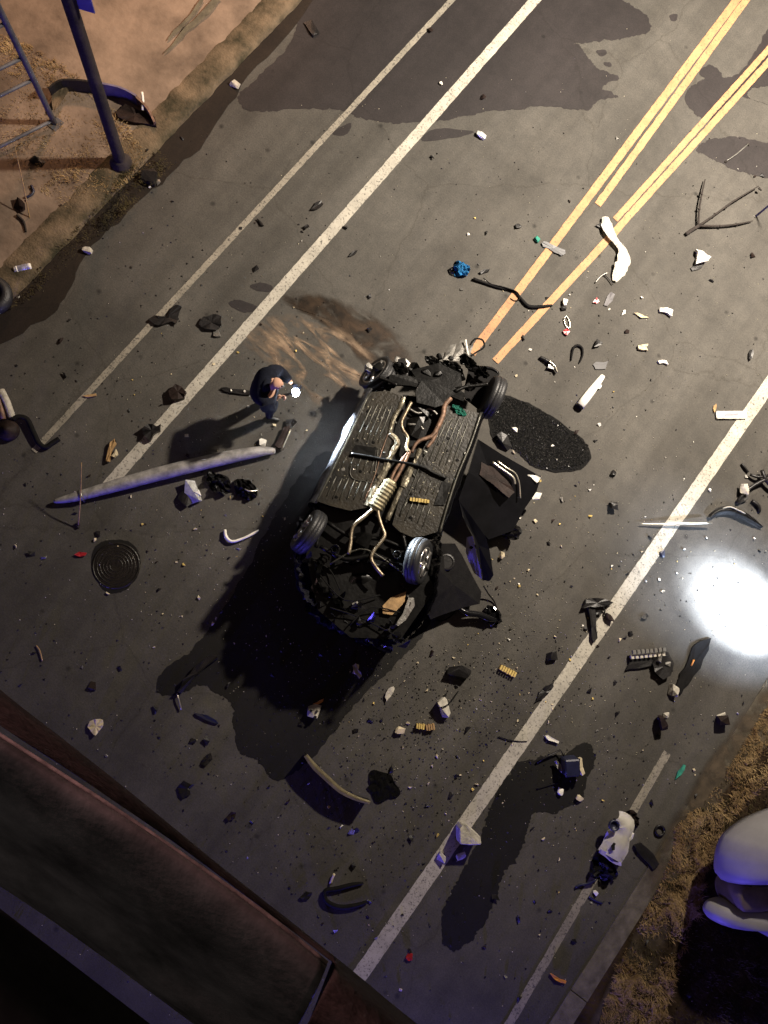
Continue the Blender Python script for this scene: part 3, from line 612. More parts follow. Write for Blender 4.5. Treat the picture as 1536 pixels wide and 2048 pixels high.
for a, b in zip(rows, rows[1:]):
    for k in range(14): bm.faces.new((a[k], a[(k + 1) % 14], b[(k + 1) % 14], b[k]))
bm.faces.new(rows[0][::-1]); bm.faces.new(rows[-1]); fin(bm, 'ribbed_resonator', mat('ribbed_exhaust_steel', (0.17, 0.145, 0.09), 0.42, .7, .5, 12), car)
tubec('tail_pipe', q('O', (545, 110), (510, 140), (470, 175), (410, 225), (392, 280), (388, 340), (375, 410)), 0.026, m_pipe, 0.03)
tubec('tail_pipe', q('O', (560, 110), (568, 170), (590, 240), (606, 290), (575, 340), (535, 390), (520, 440), (550, 495), (597, 550)), 0.026, m_pipe, 0.03)
tubec('cross_brace', q('N', (330, 728), (430, 745), (530, 765), (700, 792), (800, 820), (850, 850), (935, 885)), 0.022, m_under, 0.035)
tubec('brake_line', q('N', (330, 800), (320, 850), (345, 890), (420, 905), (470, 910), (480, 850), (490, 760), (500, 700)), 0.008, m_rib, 0.012, 6)
# engine bay and front end
slabc('oil_pan', q('N', (770, 270), (900, 300), (990, 350), (960, 370), (920, 420), (860, 440), (740, 410), (735, 330)), 0.08, m_under, 0.05, 0.01)
slabc('front_subframe', q('N', (570, 230), (700, 240), (960, 300), (1050, 350), (1040, 400), (940, 360), (700, 300), (560, 290)), 0.06, m_under, 0.02, 0.03)
slabc('engine_block', q('N', (690, 230), (860, 190), (1000, 250), (1010, 330), (900, 350), (740, 320)), 0.28, m_under, -0.02, 0.06)
tubec('control_arm', q('N', (990, 330), (1060, 300), (1150, 290), (1200, 280)), [0.03, 0.025, 0.035], m_under, 0.05)
tubec('control_arm', q('N', (620, 290), (560, 260), (500, 240)), [0.03, 0.025, 0.035], m_under, 0.02)
tubec('drive_shaft', q('N', (700, 440), (760, 470), (830, 440), (880, 480)), 0.018, m_grey, -0.04)
tubec('gearbox_rail', q('N', (690, 540), (760, 545), (790, 575)), 0.018, m_grey, -0.05)
chunkc('gearbox', 828, 850, (0.26, 0.42, 0.16), m_under, -0.10, 4, .4)
chunkc('gearbox', 842, 818, (0.34, 0.26, 0.18), m_under, -0.09, 9, .3)
for i in range(34):                                       # smashed steel and castings of the crushed nose
    x = rnd.uniform(735, 955); yy = 762 + (x - 735) * 0.06 - rnd.uniform(0, 62) * (0.45 + 0.55 * min(1, (x - 735) / 120)); s = rnd.uniform(.06, .20)
    chunkc('crushed_nose_piece', x, yy, (s, s * rnd.uniform(.4, 1), s * rnd.uniform(.3, .8)), [m_under, m_under, m_black, m_grey, m_under, m_black][i % 6], rnd.uniform(-.28, .02), 100 + i, rnd.uniform(0, 3))
for i, (x, yy, s, h_, m) in enumerate([(905, 742, .42, .10, m_under), (935, 728, .34, .13, m_under), (870, 730, .36, .10, m_under), (805, 742, .34, .09, m_under), (770, 768, .30, .06, m_under), (960, 745, .3, .12, m_under)]):
    o = crumple('crushed_panel', (x, yy), (s, s * .55), m, car, 20 + i, h_, 11, zf(yy) - .10, .3)
for i, (a, b) in enumerate([((895, 720), (905, 688)), ((912, 722), (926, 678)), ((925, 720), (940, 690)), ((880, 722), (884, 705))]):
    bm = bmesh.new(); slab_bm(bm, [P3(a[0] - 9, a[1], -.25), P3(a[0] + 9, a[1] + 2, -.28), P3(b[0] + 7, b[1], -.42), P3(b[0] - 6, b[1] + 4, -.40)], .01, .03); fin(bm, 'radiator_support', m_grey, car)
tubec('radiator_support', [(931, 680), (936, 712)], 0.018, m_wpl, -.3, 8, 1)
tubec('hose_loop', [(940, 690, -.3), (950, 678, -.28), (965, 680, -.3), (968, 694, -.33), (955, 703, -.35), (942, 712, -.3)], 0.014, m_blackmatte, 0, 8)
tubec('wing_edge', q('N', (1075, 190), (1140, 178), (1220, 182), (1270, 210)), [.012, .03, .02], m_carp, -.05)
slabc('front_wing', q('N', (1075, 190), (1220, 182), (1275, 215), (1260, 320), (1230, 470), (1180, 500), (1160, 470), (1050, 380), (1050, 300)), 0.02, m_blackmatte, -.32, 0.05)
# wheels: thing > wheel > tyre, rim, spokes
def wheel(cx, cy, z, axis, R=0.335, w=0.215, worn=False):
    c = G(cx, cy, z); a = axis.normalized(); t = a.cross(Vector((0, 0, 1))); t = t.normalized() if t.length > .1 else Vector((1, 0, 0)); b = a.cross(t)
    m3 = Matrix((t, b, a)).transposed().to_4x4(); m3.translation = c
    e = bpy.data.objects.new('wheel', None); C.objects.link(e); e.parent = car; e.location = c - car.matrix_world.translation
    cw = c
    def f2(bm, nm, m):
        o = fin(bm, nm, m, None, True); l = o.location.copy(); o.parent = e; o.location = l - cw; return o
    bm = bmesh.new(); lathe_bm(bm, [(.215, -w / 2 + .01), (.25, -w / 2), (.30, -w / 2 + .004), (R - .012, -w / 2 + .03), (R, -w / 2 + .055), (R - .006, -.035), (R - .006, -.03), (R + .002, -.028), (R + .002, .028), (R - .006, .03), (R - .006, .035), (R, w / 2 - .055), (R - .012, w / 2 - .03), (.30, w / 2 - .004), (.25, w / 2), (.215, w / 2 - .01)], m3, 36); f2(bm, 'tyre', m_tyre)
    bm = bmesh.new(); lathe_bm(bm, [(.19, -.05), (.222, w / 2 - .03), (.222, w / 2 - .005), (.205, w / 2), (.195, w / 2 - .015), (.18, w / 2 - .05), (.05, w / 2 - .06)], m3, 30); f2(bm, 'rim', m_rim)
    for k in range(5):
        bm = bmesh.new(); an = 2 * PI * k / 5
        d = Vector((math.cos(an), math.sin(an), 0)); pts = [m3 @ (d * .03 + Vector((0, 0, w / 2 - .012))), m3 @ (d * .12 + Vector((0, 0, w / 2 - .008))), m3 @ (d * .205 + Vector((0, 0, w / 2 - .006)))]
        tube_bm(bm, pts, [.035, .024, .03], 6); f2(bm, 'spoke', m_rim)
    bm = bmesh.new(); lathe_bm(bm, [(.05, w / 2 - .06), (.05, w / 2), (.03, w / 2 + .008)], m3, 12); f2(bm, 'hub_cap', m_grey)
up = Vector((0, 0, 1))
wheel(836, 1122, 1.17, u * .90 + up * .46 - vdir * .05)
wheel(618, 1064, 1.12, -u * .92 + up * .20 + vdir * .34)
wheel(984, 795, 0.86, u * .95 - vdir * .16 - up * .06)
wheel(757, 752, 0.66, -u * .8 + vdir * .35 + up * .5, R=.29)
# rear end: axle, boot floor, quarter panels
slabc('boot_floor', [(640, 1012), (730, 1030), (826, 1078), (868, 1180), (800, 1278), (700, 1275), (635, 1220), (612, 1110)], 0.04, m_under, -0.24, 0.05)
c = P3(728, 1188, -0.30); bm = bmesh.new(); lathe_bm(bm, [(.33, -.03), (.315, .03), (.28, .06), (.22, .065), (.19, .05), (.06, .055)], Matrix.Translation(c), 30)
for v in bm.verts: v.co += noise.noise_vector(v.co * 5) * .05
fin(bm, 'spare_wheel_well', m_under, car, True)
tubec('rear_subframe', [(640, 1092), (690, 1118), (745, 1112), (800, 1130), (830, 1140)], [.03, .035, .04, .035, .03], m_under, -.02)
tubec('rear_subframe', [(655, 1045), (705, 1075), (760, 1078), (815, 1100)], .03, m_under, -.08)
tubec('trailing_arm', [(650, 1035), (640, 1060), (632, 1095)], .03, m_under, 0)
tubec('trailing_arm', [(805, 1070), (812, 1100), (815, 1140)], .03, m_under, 0)
tubec('anti_roll_bar', [(660, 1128), (720, 1098), (770, 1120), (815, 1155)], .013, m_rib, .01)
chunkc('differential', 722, 1078, (.28, .22, .2), m_under, -.06, 31, .3)
for sx, sy in ((668, 1100), (790, 1112)):
    pts = []; c = P3(sx, sy, -.1)
    for k in range(40): a = k * .9; pts.append(c + Vector((.055 * math.cos(a), .055 * math.sin(a), k * .006)))
    tube('coil_spring', pts, .009, m_under, car, 6, 1)
m_lifted = mat('lifted_black_paint', (0.03, 0.03, 0.036), 0.26, 0.0, 0.6, 7, 0.2, 18, coat=0.7)  # car black lifted in colour to carry the beacon light at the tail
def torn(name, path, h0, h1, seed, m, amp=.10, k=7, ragged=1.0):
    """crushed body sheet following a path, buckled in and out with a ragged lip"""
    rj = random.Random(seed); pp = smooth_path([P3(x + rj.uniform(-6, 6), yy + rj.uniform(-6, 6), 0) for x, yy in path], k); bm = bmesh.new(); rows = []; n = len(pp)
    for i, p in enumerate(pp):
        d = pp[min(i + 1, n - 1)] - pp[max(i - 1, 0)]; d.z = 0; d.normalize(); s_ = Vector((-d.y, d.x, 0)); row = []
        top_ = h1 + ragged * (.20 * noise.noise(Vector((i * .33, seed, 0))) + .10 * noise.noise(Vector((i * 1.13, seed, 3))))
        for j in range(8):
            t = j / 7; z = h0 + (top_ - h0) * t; f_ = abs(noise.noise(Vector((i * .45, j * .55, seed)))) * 2 - .5
            row.append(bm.verts.new(Vector((p.x, p.y, max(.03, p.z + z))) + s_ * (amp * f_ + .05 * math.sin(t * PI)) + d * .03 * noise.noise(Vector((i * .7, j, seed + 4)))))
        rows.append(row)
    for a_, b_ in zip(rows, rows[1:]):
        for j in range(7): bm.faces.new((a_[j], a_[j + 1], b_[j + 1], b_[j]))
    bmesh.ops.solidify(bm, geom=bm.faces[:], thickness=0.008); return fin(bm, name, m, car)
torn('quarter_panel', ((632, 1010), (600, 1045), (594, 1100), (610, 1165), (632, 1215)), -.95, -.10, 3.0, m_lifted)
torn('quarter_panel', ((882, 1066), (889, 1110), (882, 1160), (866, 1205), (840, 1250), (812, 1280)), -.95, .0, 8.0, m_carp, .04, 7, .25)
torn('rear_panel', ((626, 1210), (650, 1238), (690, 1262), (735, 1282), (780, 1288), (815, 1275)), -1.1, -.26, 14.0, m_lifted, .12)
torn('rear_panel', ((640, 1200), (680, 1232), (730, 1246), (780, 1250)), -.8, -.18, 21.0, m_lifted, .10)
torn('torn_inner_sheet', ((650, 1110), (640, 1160), (668, 1200), (700, 1218)), -.5, -.08, 31.0, m_under, .08)
torn('torn_inner_sheet', ((800, 1170), (822, 1200), (800, 1240), (770, 1262)), -.5, -.10, 37.0, m_grey, .04)
torn('torn_inner_sheet', ((690, 1130), (740, 1118), (790, 1140)), -.4, -.05, 41.0, m_lifted, .05)
for i, pth in enumerate((((640, 1150), (690, 1200), (760, 1190)), ((700, 1250), (740, 1215), (800, 1225)), ((660, 1215), (720, 1235), (790, 1270)), ((625, 1120), (660, 1140), (680, 1180)))):
    tubec('torn_wiring', [(x, yy, -.1 + .06 * math.sin(i + k * 2)) for k, (x, yy) in enumerate(pth)], .010, m_blackmatte, 0, 6)
slabc('bumper_mount', q('O', (755, 690), (790, 690), (795, 740), (740, 830), (690, 870), (672, 860), (720, 790)), .04, m_grey, -.08, .02)
slabc('bumper_mount', q('O', (640, 690), (740, 650), (730, 720), (650, 800), (590, 790), (590, 740)), .05, m_tan, -.16, .04)
o = crumple('crushed_boot_lid', (735, 1262), (.85, .35), m_carp, car, 61, .16, 9, .62, .25)
o = crumple('crushed_boot_lid', (645, 1190), (.35, .6), m_carp, car, 66, .14, 9, .66, .2)
for i in range(22):
    a = rnd.random(); x = 612 + 195 * a; yy = 1165 + 110 * a + rnd.uniform(-18, 22)
    chunkc('crushed_tail_piece', x, yy, (rnd.uniform(.05, .16), rnd.uniform(.04, .1), rnd.uniform(.03, .1)), [m_carp, m_under, m_black, m_grey][i % 4], rnd.uniform(-.3, -.08), 300 + i, rnd.uniform(0, 3))
for i in range(7):                                       # jagged tongues of sheet steel round the torn tail
    a = i / 6; x = 612 + 190 * a; yy = 1130 + 165 * math.sin(a * 1.5) - 12 + rnd.uniform(-14, 14); dx, dy = rnd.uniform(-22, 22), rnd.uniform(-26, 16)
    bm = bmesh.new(); slab_bm(bm, [P3(x - 9, yy, -.22), P3(x + 8, yy + 4, -.25), P3(x + dx * .6 + 6, yy + dy * .6, -.08), P3(x + dx, yy + dy, rnd.uniform(-.12, .06)), P3(x + dx * .5 - 7, yy + dy * .5 + 3, -.14)], .008, .05); fin(bm, 'torn_tongue', [m_lifted, m_carp, m_under, m_lifted][i % 4], car)
# doors hanging open on the right
def panel(name, pts, th, m, parent=None, n=0):
    bm = bmesh.new(); slab_bm(bm, [G(p[0], p[1], p[2]) for p in pts], th, 0.012, 0.0); return fin(bm, name, m, parent or car)
dr = panel('front_door', [(954, 880, .50), (1000, 910, .48), (1079, 955, .42), (1070, 985, .36), (1043, 1024, .30), (1024, 1062, .22), (975, 1080, .20), (930, 1030, .30), (915, 1000, .40), (935, 945, .5)], .06, m_carp)
def onobj(o, parent):
    l = o.location.copy(); o.parent = parent; o.location = l - (parent.location + parent.parent.location if parent.parent else parent.location); return o
zz = .56
onobj(tube('window_trim', W3(q('P', (640, 330, zz), (720, 390, zz), (800, 445, zz - .01), (855, 495, zz - .02), (868, 555, zz - .04))), .022, m_silver, None, 8), dr)
onobj(tube('window_trim', W3(q('P', (690, 318, zz), (790, 390, zz), (870, 440, zz - .02), (905, 510, zz - .04), (920, 600, zz - .07), (925, 700, zz - .09))), .012, m_silver, None, 8), dr)
onobj(slab('door_trim', q('P', (520, 330), (640, 380), (780, 520), (860, 640), (800, 700), (640, 560), (500, 460)), .03, m_brown, None, .02, .5), dr)
onobj(crumple('torn_door_edge', (1018, 1060), (.4, .28), m_black, None, 71, .15, 9, .15, .5), dr)
onobj(chunk('mirror_cap', (1071, 992), (.12, .2, .08), m_wpl, None, 72, -.9, 18, .28), dr)
onobj(slab('door_frame_strip', q('P', (830, 330), (1000, 410), (1130, 490), (1090, 545), (960, 440), (830, 370)), .02, m_grey, None, .01, .47), dr)
rdoor = panel('rear_door', q('P', (290, 735, .6), (420, 900, .58), (560, 1100, .52), (600, 1230, .46), (640, 1490, .36), (600, 1550, .30), (530, 1540, .26), (470, 1250, .44), (440, 1100, .52), (330, 900, .6)), .05, m_carp)
inner = mat('painted_door_inner_skin', (0.34, 0.32, 0.36), .5, 0, .1, 5)
bm = bmesh.new(); slab_bm(bm, W3(q('P', (375, 1100, .30), (435, 1085, .50), (470, 1200, .47), (500, 1330, .42), (527, 1525, .34), (450, 1465, .10), (395, 1340, .10), (365, 1250, .14))), .012, .004, 0); o = fin(bm, 'inner_skin', inner, None); onobj(o, rdoor)
onobj(chunk('latch', (943, 1095), (.05, .06, .06), m_black, None, 75, 0, 14, .38), rdoor)
rq = panel('torn_rear_wing', q('P', (100, 1165, .5), (250, 1165, .45), (330, 1300, .35), (430, 1500, .26), (520, 1660, .2), (500, 1780, .18), (330, 1820, .2), (100, 1900, .25), (0, 1940, .3), (-60, 1800, .5), (60, 1400, .6)), .04, m_blackmatte)
bm = bmesh.new(); lathe_bm(bm, [(.13, 0), (.12, .02), (.10, .025), (.09, .012), (.02, .012)], Matrix.Translation(G(893, 1124, .50)), 20); onobj(fin(bm, 'speaker_ring', m_black), rq)
tube('bumper_strip', W3(q('P', (270, 1800, .2), (370, 1870, .18), (500, 1890, .14), (600, 1930, .1), (680, 1950, .08))), [.02, .05, .05, .06, .03], m_carp, car, 8)
o = crumple('torn_rear_lamp', (982, 1232), (.32, .3), m_carp, car, 77, .14, 9, .02, .4)
tube('wiring_loom', W3(q('P', (550, 1600, .25), (600, 1680, .1), (660, 1760, .03), (685, 1850, .03), (670, 1900, .03))), .012, m_blackmatte, car, 6)
tube('wiring_loom', W3(q('P', (20, 1930, .2), (100, 1955, .04), (180, 1930, .03), (240, 1880, .05), (260, 1840, .15))), .010, m_blackmatte, car, 6)
# things lying on the wreck
def foam_bar(name, label, a, b, m, z, w=.055, n=7, h=.05):
    A, B = G(*a, z), G(*b, z); bm = bmesh.new(); d = (B - A); ang = math.atan2(d.y, d.x); L = d.length
    for i in range(n):
        c = A.lerp(B, (i + .5) / n) + Vector((0, 0, h / 2)); box_bm(bm, c, (L / n * .72, w * (1 if i % 2 else .86), h), Matrix.Rotation(ang, 3, 'Z'))
    box_bm(bm, A.lerp(B, .5) + Vector((0, 0, h * .3)), (L * .98, w * .6, h * .5), Matrix.Rotation(ang, 3, 'Z'))
    return tag(fin(bm, name, m), label, 'foam block')
foam_bar('foam_block', 'yellow notched foam block lying on the car floor', (818, 999), (858, 1004), m_spring, zf(1000) + .004)
o = tag(crumple('green_cloth', (918, 822), (.26, .11), m_teal, None, 80, .06, 9, zf(822) - .004, .3), 'green rag caught on the front of the car floor', 'rag')
# ------------------------------------------------------------------ person with torch
def skin_mesh(name, nodes, edges, m, parent, sub=2):
    me = bpy.data.meshes.new(name); me.from_pydata([n[0] for n in nodes], edges, []); ob = bpy.data.objects.new(name, me); C.objects.link(ob)
    md = ob.modifiers.new('skin', 'SKIN'); md.use_smooth_shade = True
    for i, n in enumerate(nodes):
        r = n[1]; sv = me.skin_vertices[0].data[i]; sv.radius = r if isinstance(r, tuple) else (r, r); sv.use_root = (i == 0)
    s = ob.modifiers.new('sub', 'SUBSURF'); s.levels = sub; s.render_levels = sub
    dg = bpy.context.evaluated_depsgraph_get(); nm = bpy.data.meshes.new_from_object(ob.evaluated_get(dg))
    bpy.data.objects.remove(ob); nm.materials.clear(); nm.materials.append(m)
    for p in nm.polygons: p.use_smooth = True
    o = bpy.data.objects.new(name, nm); C.objects.link(o); o.parent = parent; return o
hd = G(555, 766, 1.44); fdir = math.atan2(0.606, 0.784) - .12
per = bpy.data.objects.new('person', None); C.objects.link(per)
off = Vector((.15, 0, 0)); off.rotate(Matrix.Rotation(fdir, 3, 'Z'))
per.location = (hd.x - off.x, hd.y - off.y, 0.0); per.rotation_euler = (0, 0, fdir); per.scale = (.96, .96, .87)
tag(per, 'person in dark uniform shining a torch at the wreck', 'person')
PW = Matrix.Translation(per.location) @ Matrix.Rotation(fdir, 4, 'Z') @ Matrix.Diagonal((.96, .96, .87, 1))
RW_ = PW.inverted() @ G(552, 796, .99); RE_ = Vector((.10, -.31, 1.13)).lerp(RW_, .12)
nb = [((0, 0, .95), .12), ((.02, 0, 1.15), .115), ((.06, 0, 1.36), .12), ((.09, 0, 1.47), .065), ((.115, 0, 1.53), .052), ((.145, 0, 1.58), (.07, .068)), ((.15, 0, 1.645), (.092, .078)), ((.15, 0, 1.70), (.075, .065)),
      ((.06, .17, 1.38), .06), ((.14, .31, 1.17), .045), ((.36, .17, 1.12), .036), ((.06, -.17, 1.38), .06), (RE_, .045), (RW_, .036),
      ((0, .10, .88), .085), ((.01, .12, .5), .06), ((-.02, .13, .1), .042), ((0, -.10, .88), .085), ((.06, -.13, .5), .06), ((.05, -.15, .1), .042),
      ((.245, 0, 1.625), .016), ((.14, .084, 1.63), .015), ((.14, -.084, 1.63), .015)]
eb = [(0, 1), (1, 2), (2, 3), (3, 4), (4, 5), (5, 6), (6, 7), (2, 8), (8, 9), (9, 10), (2, 11), (11, 12), (12, 13), (0, 14), (14, 15), (15, 16), (0, 17), (17, 18), (18, 19), (6, 20), (6, 21), (6, 22)]
skin_mesh('body', nb, eb, m_skin, per)
jk = [((-.05, 0, .90), (.22, .19)), ((-.05, 0, 1.12), (.24, .22)), ((-.02, 0, 1.30), (.26, .24)), ((.03, 0, 1.42), (.19, .18)), ((.09, 0, 1.50), .075),
      ((.03, .24, 1.36), .125), ((.14, .33, 1.17), .095), ((.33, .19, 1.12), .07), ((.03, -.24, 1.36), .125), (RE_, .088), (RW_.lerp(RE_, .12), .066)]
skin_mesh('jacket', jk, [(0, 1), (1, 2), (2, 3), (3, 4), (2, 5), (5, 6), (6, 7), (2, 8), (8, 9), (9, 10)], m_navy, per)
tr = [((0, 0, .95), (.15, .13)), ((0, .10, .84), .105), ((.01, .12, .5), .078), ((-.02, .13, .12), .066), ((0, -.10, .84), .105), ((.06, -.13, .5), .078), ((.05, -.15, .12), .066)]
skin_mesh('trousers', tr, [(0, 1), (1, 2), (2, 3), (0, 4), (4, 5), (5, 6)], m_navy, per)
for s, x0, yy in ((1, -.02, .13), (-1, .05, -.15)):
    skin_mesh('boot', [((x0 - .05, yy, .05), .048), ((x0 + .05, yy, .055), .05), ((x0 + .17, yy + s * .02, .035), .04)], [(0, 1), (1, 2)], m_shoe, per)
    bm = bmesh.new(); bmesh.ops.create_uvsphere(bm, u_segments=8, v_segments=6, radius=.013, matrix=Matrix.Translation((.225, s * .034, 1.655))); me = bpy.data.meshes.new('eye'); bm.to_mesh(me); bm.free(); me.materials.append(m_eye); o = bpy.data.objects.new('eye', me); C.objects.link(o); o.parent = per
def hand(wr, pd, sd, curl):
    """palm plus five separate fingers; pd = palm direction, sd = side of the thumb"""
    wr, pd, sd = Vector(wr), Vector(pd).normalized(), Vector(sd).normalized(); nn = pd.cross(sd)
    nodes = [(wr, .03), (wr + pd * .05, (.038, .022)), (wr + pd * .09, (.04, .02))]; edges = [(0, 1), (1, 2)]
    hm = m_skin if wr.y < 0 else m_navy                      # the left hand wears a dark glove
    skin_mesh('hand', nodes, edges, hm, per, 2)
    for k, (o_, L) in enumerate(((.030, .075), (.010, .085), (-.010, .078), (-.030, .06))):
        a = wr + pd * .085 + sd * o_; b = a + pd * L * .5 + nn * curl * .02; c_ = b + pd * L * .15 + nn * curl * .035; d_ = c_ - pd * L * .3 + nn * curl * .02
        skin_mesh('finger', [(a, .0105), (b, .0095), (c_, .009), (d_, .008)], [(0, 1), (1, 2), (2, 3)], hm, per, 1)
    a = wr + pd * .03 + sd * .03; skin_mesh('thumb', [(a, .013), (a + pd * .03 + sd * .025 + nn * curl * .01, .011), (a + pd * .06 + sd * .02 + nn * curl * .03, .009)], [(0, 1), (1, 2)], hm, per, 1)
hand(RW_, (PW.inverted() @ G(572, 789, 1.02)) - RW_, (0, .1, 1), 1)
hand((.36, .17, 1.12), (.8, -.5, -.3), (0, .2, 1), -1)
tb = G(566, 791, 1.015); tl = G(591, 785, 1.0)
fl = thing('torch', 'lit white torch held out by the person in dark uniform', 'torch', tb)
dirn = (tl - tb).normalized(); qd = dirn.to_track_quat('Z', 'Y').to_matrix().to_4x4()
mm = Matrix.Translation(tl - dirn * .20) @ qd
bm = bmesh.new(); lathe_bm(bm, [(.015, 0), (.018, .01), (.018, .12), (.03, .15), (.034, .195)], mm, 16); fin(bm, 'barrel', m_black, fl, True)
bm = bmesh.new(); bmesh.ops.create_uvsphere(bm, u_segments=16, v_segments=10, radius=.06, matrix=Matrix.Translation(tl)); fin(bm, 'lens', m_lens, fl, True)
lamp('torch_lamp', 'SPOT', tl + dirn * .06, 15000, (0.78, 0.89, 1.0), .03, P3(690, 890, -.25), math.radians(58), 0.7)
# ------------------------------------------------------------------ white vehicle nose at the lower right
vb = G(1560, 1760, 0)
vh = thing('white_vehicle', 'rounded white vehicle nose lit blue beside the dry grass', 'vehicle', vb)
def dome(name, pts, rings, m, parent, sub=6):
    P = [Vector((p[0], p[1], 0)) for p in pts]; n = len(P); out = []
    for i in range(n):
        p0, p1, p2, p3 = P[i - 1], P[i], P[(i + 1) % n], P[(i + 2) % n]
        for j in range(sub):
            t = j / sub; out.append(p1.lerp(p2, t) * .35 + .65 * 0.5 * ((2 * p1) + (p2 - p0) * t + (2 * p0 - 5 * p1 + 4 * p2 - p3) * t * t + (3 * p1 - p0 - 3 * p2 + p3) * t ** 3))
    base = [G(p.x, p.y, rings[0][1]) for p in out]; c = sum(base, Vector()) / len(base); bm = bmesh.new(); prev = None; N_ = len(base)
    for s, z in rings:
        ring = [bm.verts.new(Vector((c.x + (b.x - c.x) * s, c.y + (b.y - c.y) * s, z))) for b in base]
        if prev:
            for i in range(N_): bm.faces.new((prev[i], prev[(i + 1) % N_], ring[(i + 1) % N_], ring[i]))
        else: bm.faces.new(ring[::-1])
        prev = ring
    bm.faces.new(prev); return fin(bm, name, m, parent, True)
dome('bonnet', [(1430, 1752), (1425, 1705), (1440, 1668), (1480, 1636), (1540, 1612), (1640, 1592), (1780, 1580), (1790, 1700), (1640, 1735), (1536, 1745)], [(.97, .62), (1.0, .78), (.985, .94), (.93, 1.14), (.83, 1.34), (.68, 1.50), (.48, 1.62), (.26, 1.68), (.08, 1.70)], m_veh, vh)
dome('grille_panel', [(1436, 1748), (1540, 1738), (1780, 1705), (1790, 1760), (1640, 1775), (1536, 1785), (1440, 1795)], [(1, .50), (1.0, 1.10), (.97, 1.14), (.6, 1.16)], m_gap, vh)
dome('bumper', [(1400, 1812), (1410, 1797), (1440, 1790), (1536, 1774), (1780, 1735), (1790, 1930), (1640, 1915), (1540, 1874), (1490, 1848), (1460, 1838), (1420, 1836), (1404, 1826)], [(.96, .52), (1.0, .66), (.97, .80), (.88, .94), (.72, 1.04), (.5, 1.10), (.25, 1.12)], m_veh, vh)
dome('body_shell', [(1570, 1640), (1830, 1600), (1860, 1960), (1660, 1930), (1590, 1850), (1560, 1780)], [(1, .25), (1.0, 1.6), (.92, 2.1), (.6, 2.3)], m_veh, vh)
box('badge', G(1497, 1767, 1.175), (.09, .06, .03), m_black, vh, .3)
# ------------------------------------------------------------------ debris, one object each
def t1(o, label, cat, group=None): return tag(o, label, cat, group)
# fallen lamp pole
pts = [G(108, 1003, .08), G(150, 994, .10), G(250, 966, .13), G(340, 942, .15), G(450, 916, .15), G(520, 903, .13), G(550, 902, .10)]
fp = thing('fallen_lamp_pole', 'long grey lamp pole lying across the left white line', 'pole', G(330, 950, 0))
tube('shaft', pts, [.025, .07, .098, .106, .102, .08, .04], m_polew, fp, 18, 5)
tube('shaft_collar', [pts[1].lerp(pts[2], .1), pts[1].lerp(pts[2], .16)], .085, m_grey, fp, 16, 1)
br = thing('broken_bracket', 'dark bent bracket by the end of the fallen grey pole', 'bracket', G(575, 868, 0))
slab('channel', q('H', (735, 1160), (790, 1050), (830, 1040), (825, 1090), (790, 1180)), .05, m_brown, br, .02, .03)
tube('channel_edge', W3(q('H', (775, 1185, .09), (805, 1120, .1), (830, 1060, .1)), .1), .014, m_silver, br, 6, 2)
slab('torn_end', q('H', (805, 1005), (850, 1000), (870, 1020), (840, 1050), (800, 1040)), .03, m_black, br, .03, .02)
t1(chunk('white_plastic_lump', (525, 885), (.13, .12, .09), m_wpl, None, 3, .4), 'white broken lump beside the end of the fallen pole', 'debris')
hl = thing('shattered_headlight', 'clear shattered headlight lens in the shade below the fallen pole', 'headlight', G(383, 984, 0))
chunk('lens', (382, 983), (.38, .24, .16), m_glass, hl, 5, -.5, 14); chunk('housing', (372, 996), (.30, .2, .10), m_black, hl, 6, -.3)
chunk('reflector', (397, 985), (.12, .10, .15), m_wpl, hl, 8, .3, 12, .02)
for i, (x, yy, s, lb) in enumerate([(437, 968, .42, 'black crumpled heap of plastic touching the fallen pole'), (492, 980, .40, 'black torn casing with a bright clip right of the crumpled heap')]):
    o = t1(crumple('torn_casing', (x, yy), (s, s * .7), m_black, None, 30 + i, .2, 11, 0, i), lb, 'debris')
t1(tube('metal_clip', W3(q('H', (560, 1412, .16), (590, 1425, .17), (640, 1420, .12))), .012, m_silver, None, 6), 'small bright metal clip on the torn black casing', 'clip')
# left edge strut
st = thing('suspension_strut', 'suspension strut with bent black hose at the left edge', 'strut', G(15, 830, 0))
tube('damper_tube', W3(q('D', (5, 830, .1), (40, 900, .1), (70, 990, .08))), .055, m_stone, st, 10, 2)
tube('damper_rod', W3(q('D', (-60, 800, .1), (-10, 880, .1), (20, 1000, .1))), .04, m_rust, st, 8, 2)
bm = bmesh.new(); lathe_bm(bm, [(.155, 0), (.16, .06), (.13, .11), (.06, .12), (.05, .16)], Matrix.Translation(G(18, 862, .02)), 18); fin(bm, 'hub', m_brown, st, True)
tube('bent_hose', W3(q('D', (75, 1000, .1), (110, 985, .09), (160, 1000, .07), (195, 1070, .06), (230, 1140, .05), (270, 1165, .05), (310, 1140, .05), (350, 1115, .05))), .038, m_blackmatte, st, 10)
bm = bmesh.new(); lathe_bm(bm, [(.18, 0), (.24, .0), (.30, .04), (.31, .10), (.30, .16), (.24, .2), (.18, .2), (.17, .1)], Matrix.Translation(G(-14, 596, .09)), 28)
bmesh.ops.recalc_face_normals(bm, faces=bm.faces); tt = fin(bm, 'loose_tyre', m_tyre, None, True); t1(tt, 'black tyre lying on the dirt cut by the left edge', 'tyre')
ca = G(45, 536, .1); cn = thing('drink_can', 'white and blue drink can lying on the kerb strip', 'can', G(45, 536, .07))
d = (G(65, 531, .1) - G(26, 540, .1)).normalized(); mm = Matrix.Translation(ca - d * .13) @ d.to_track_quat('Z', 'Y').to_matrix().to_4x4()
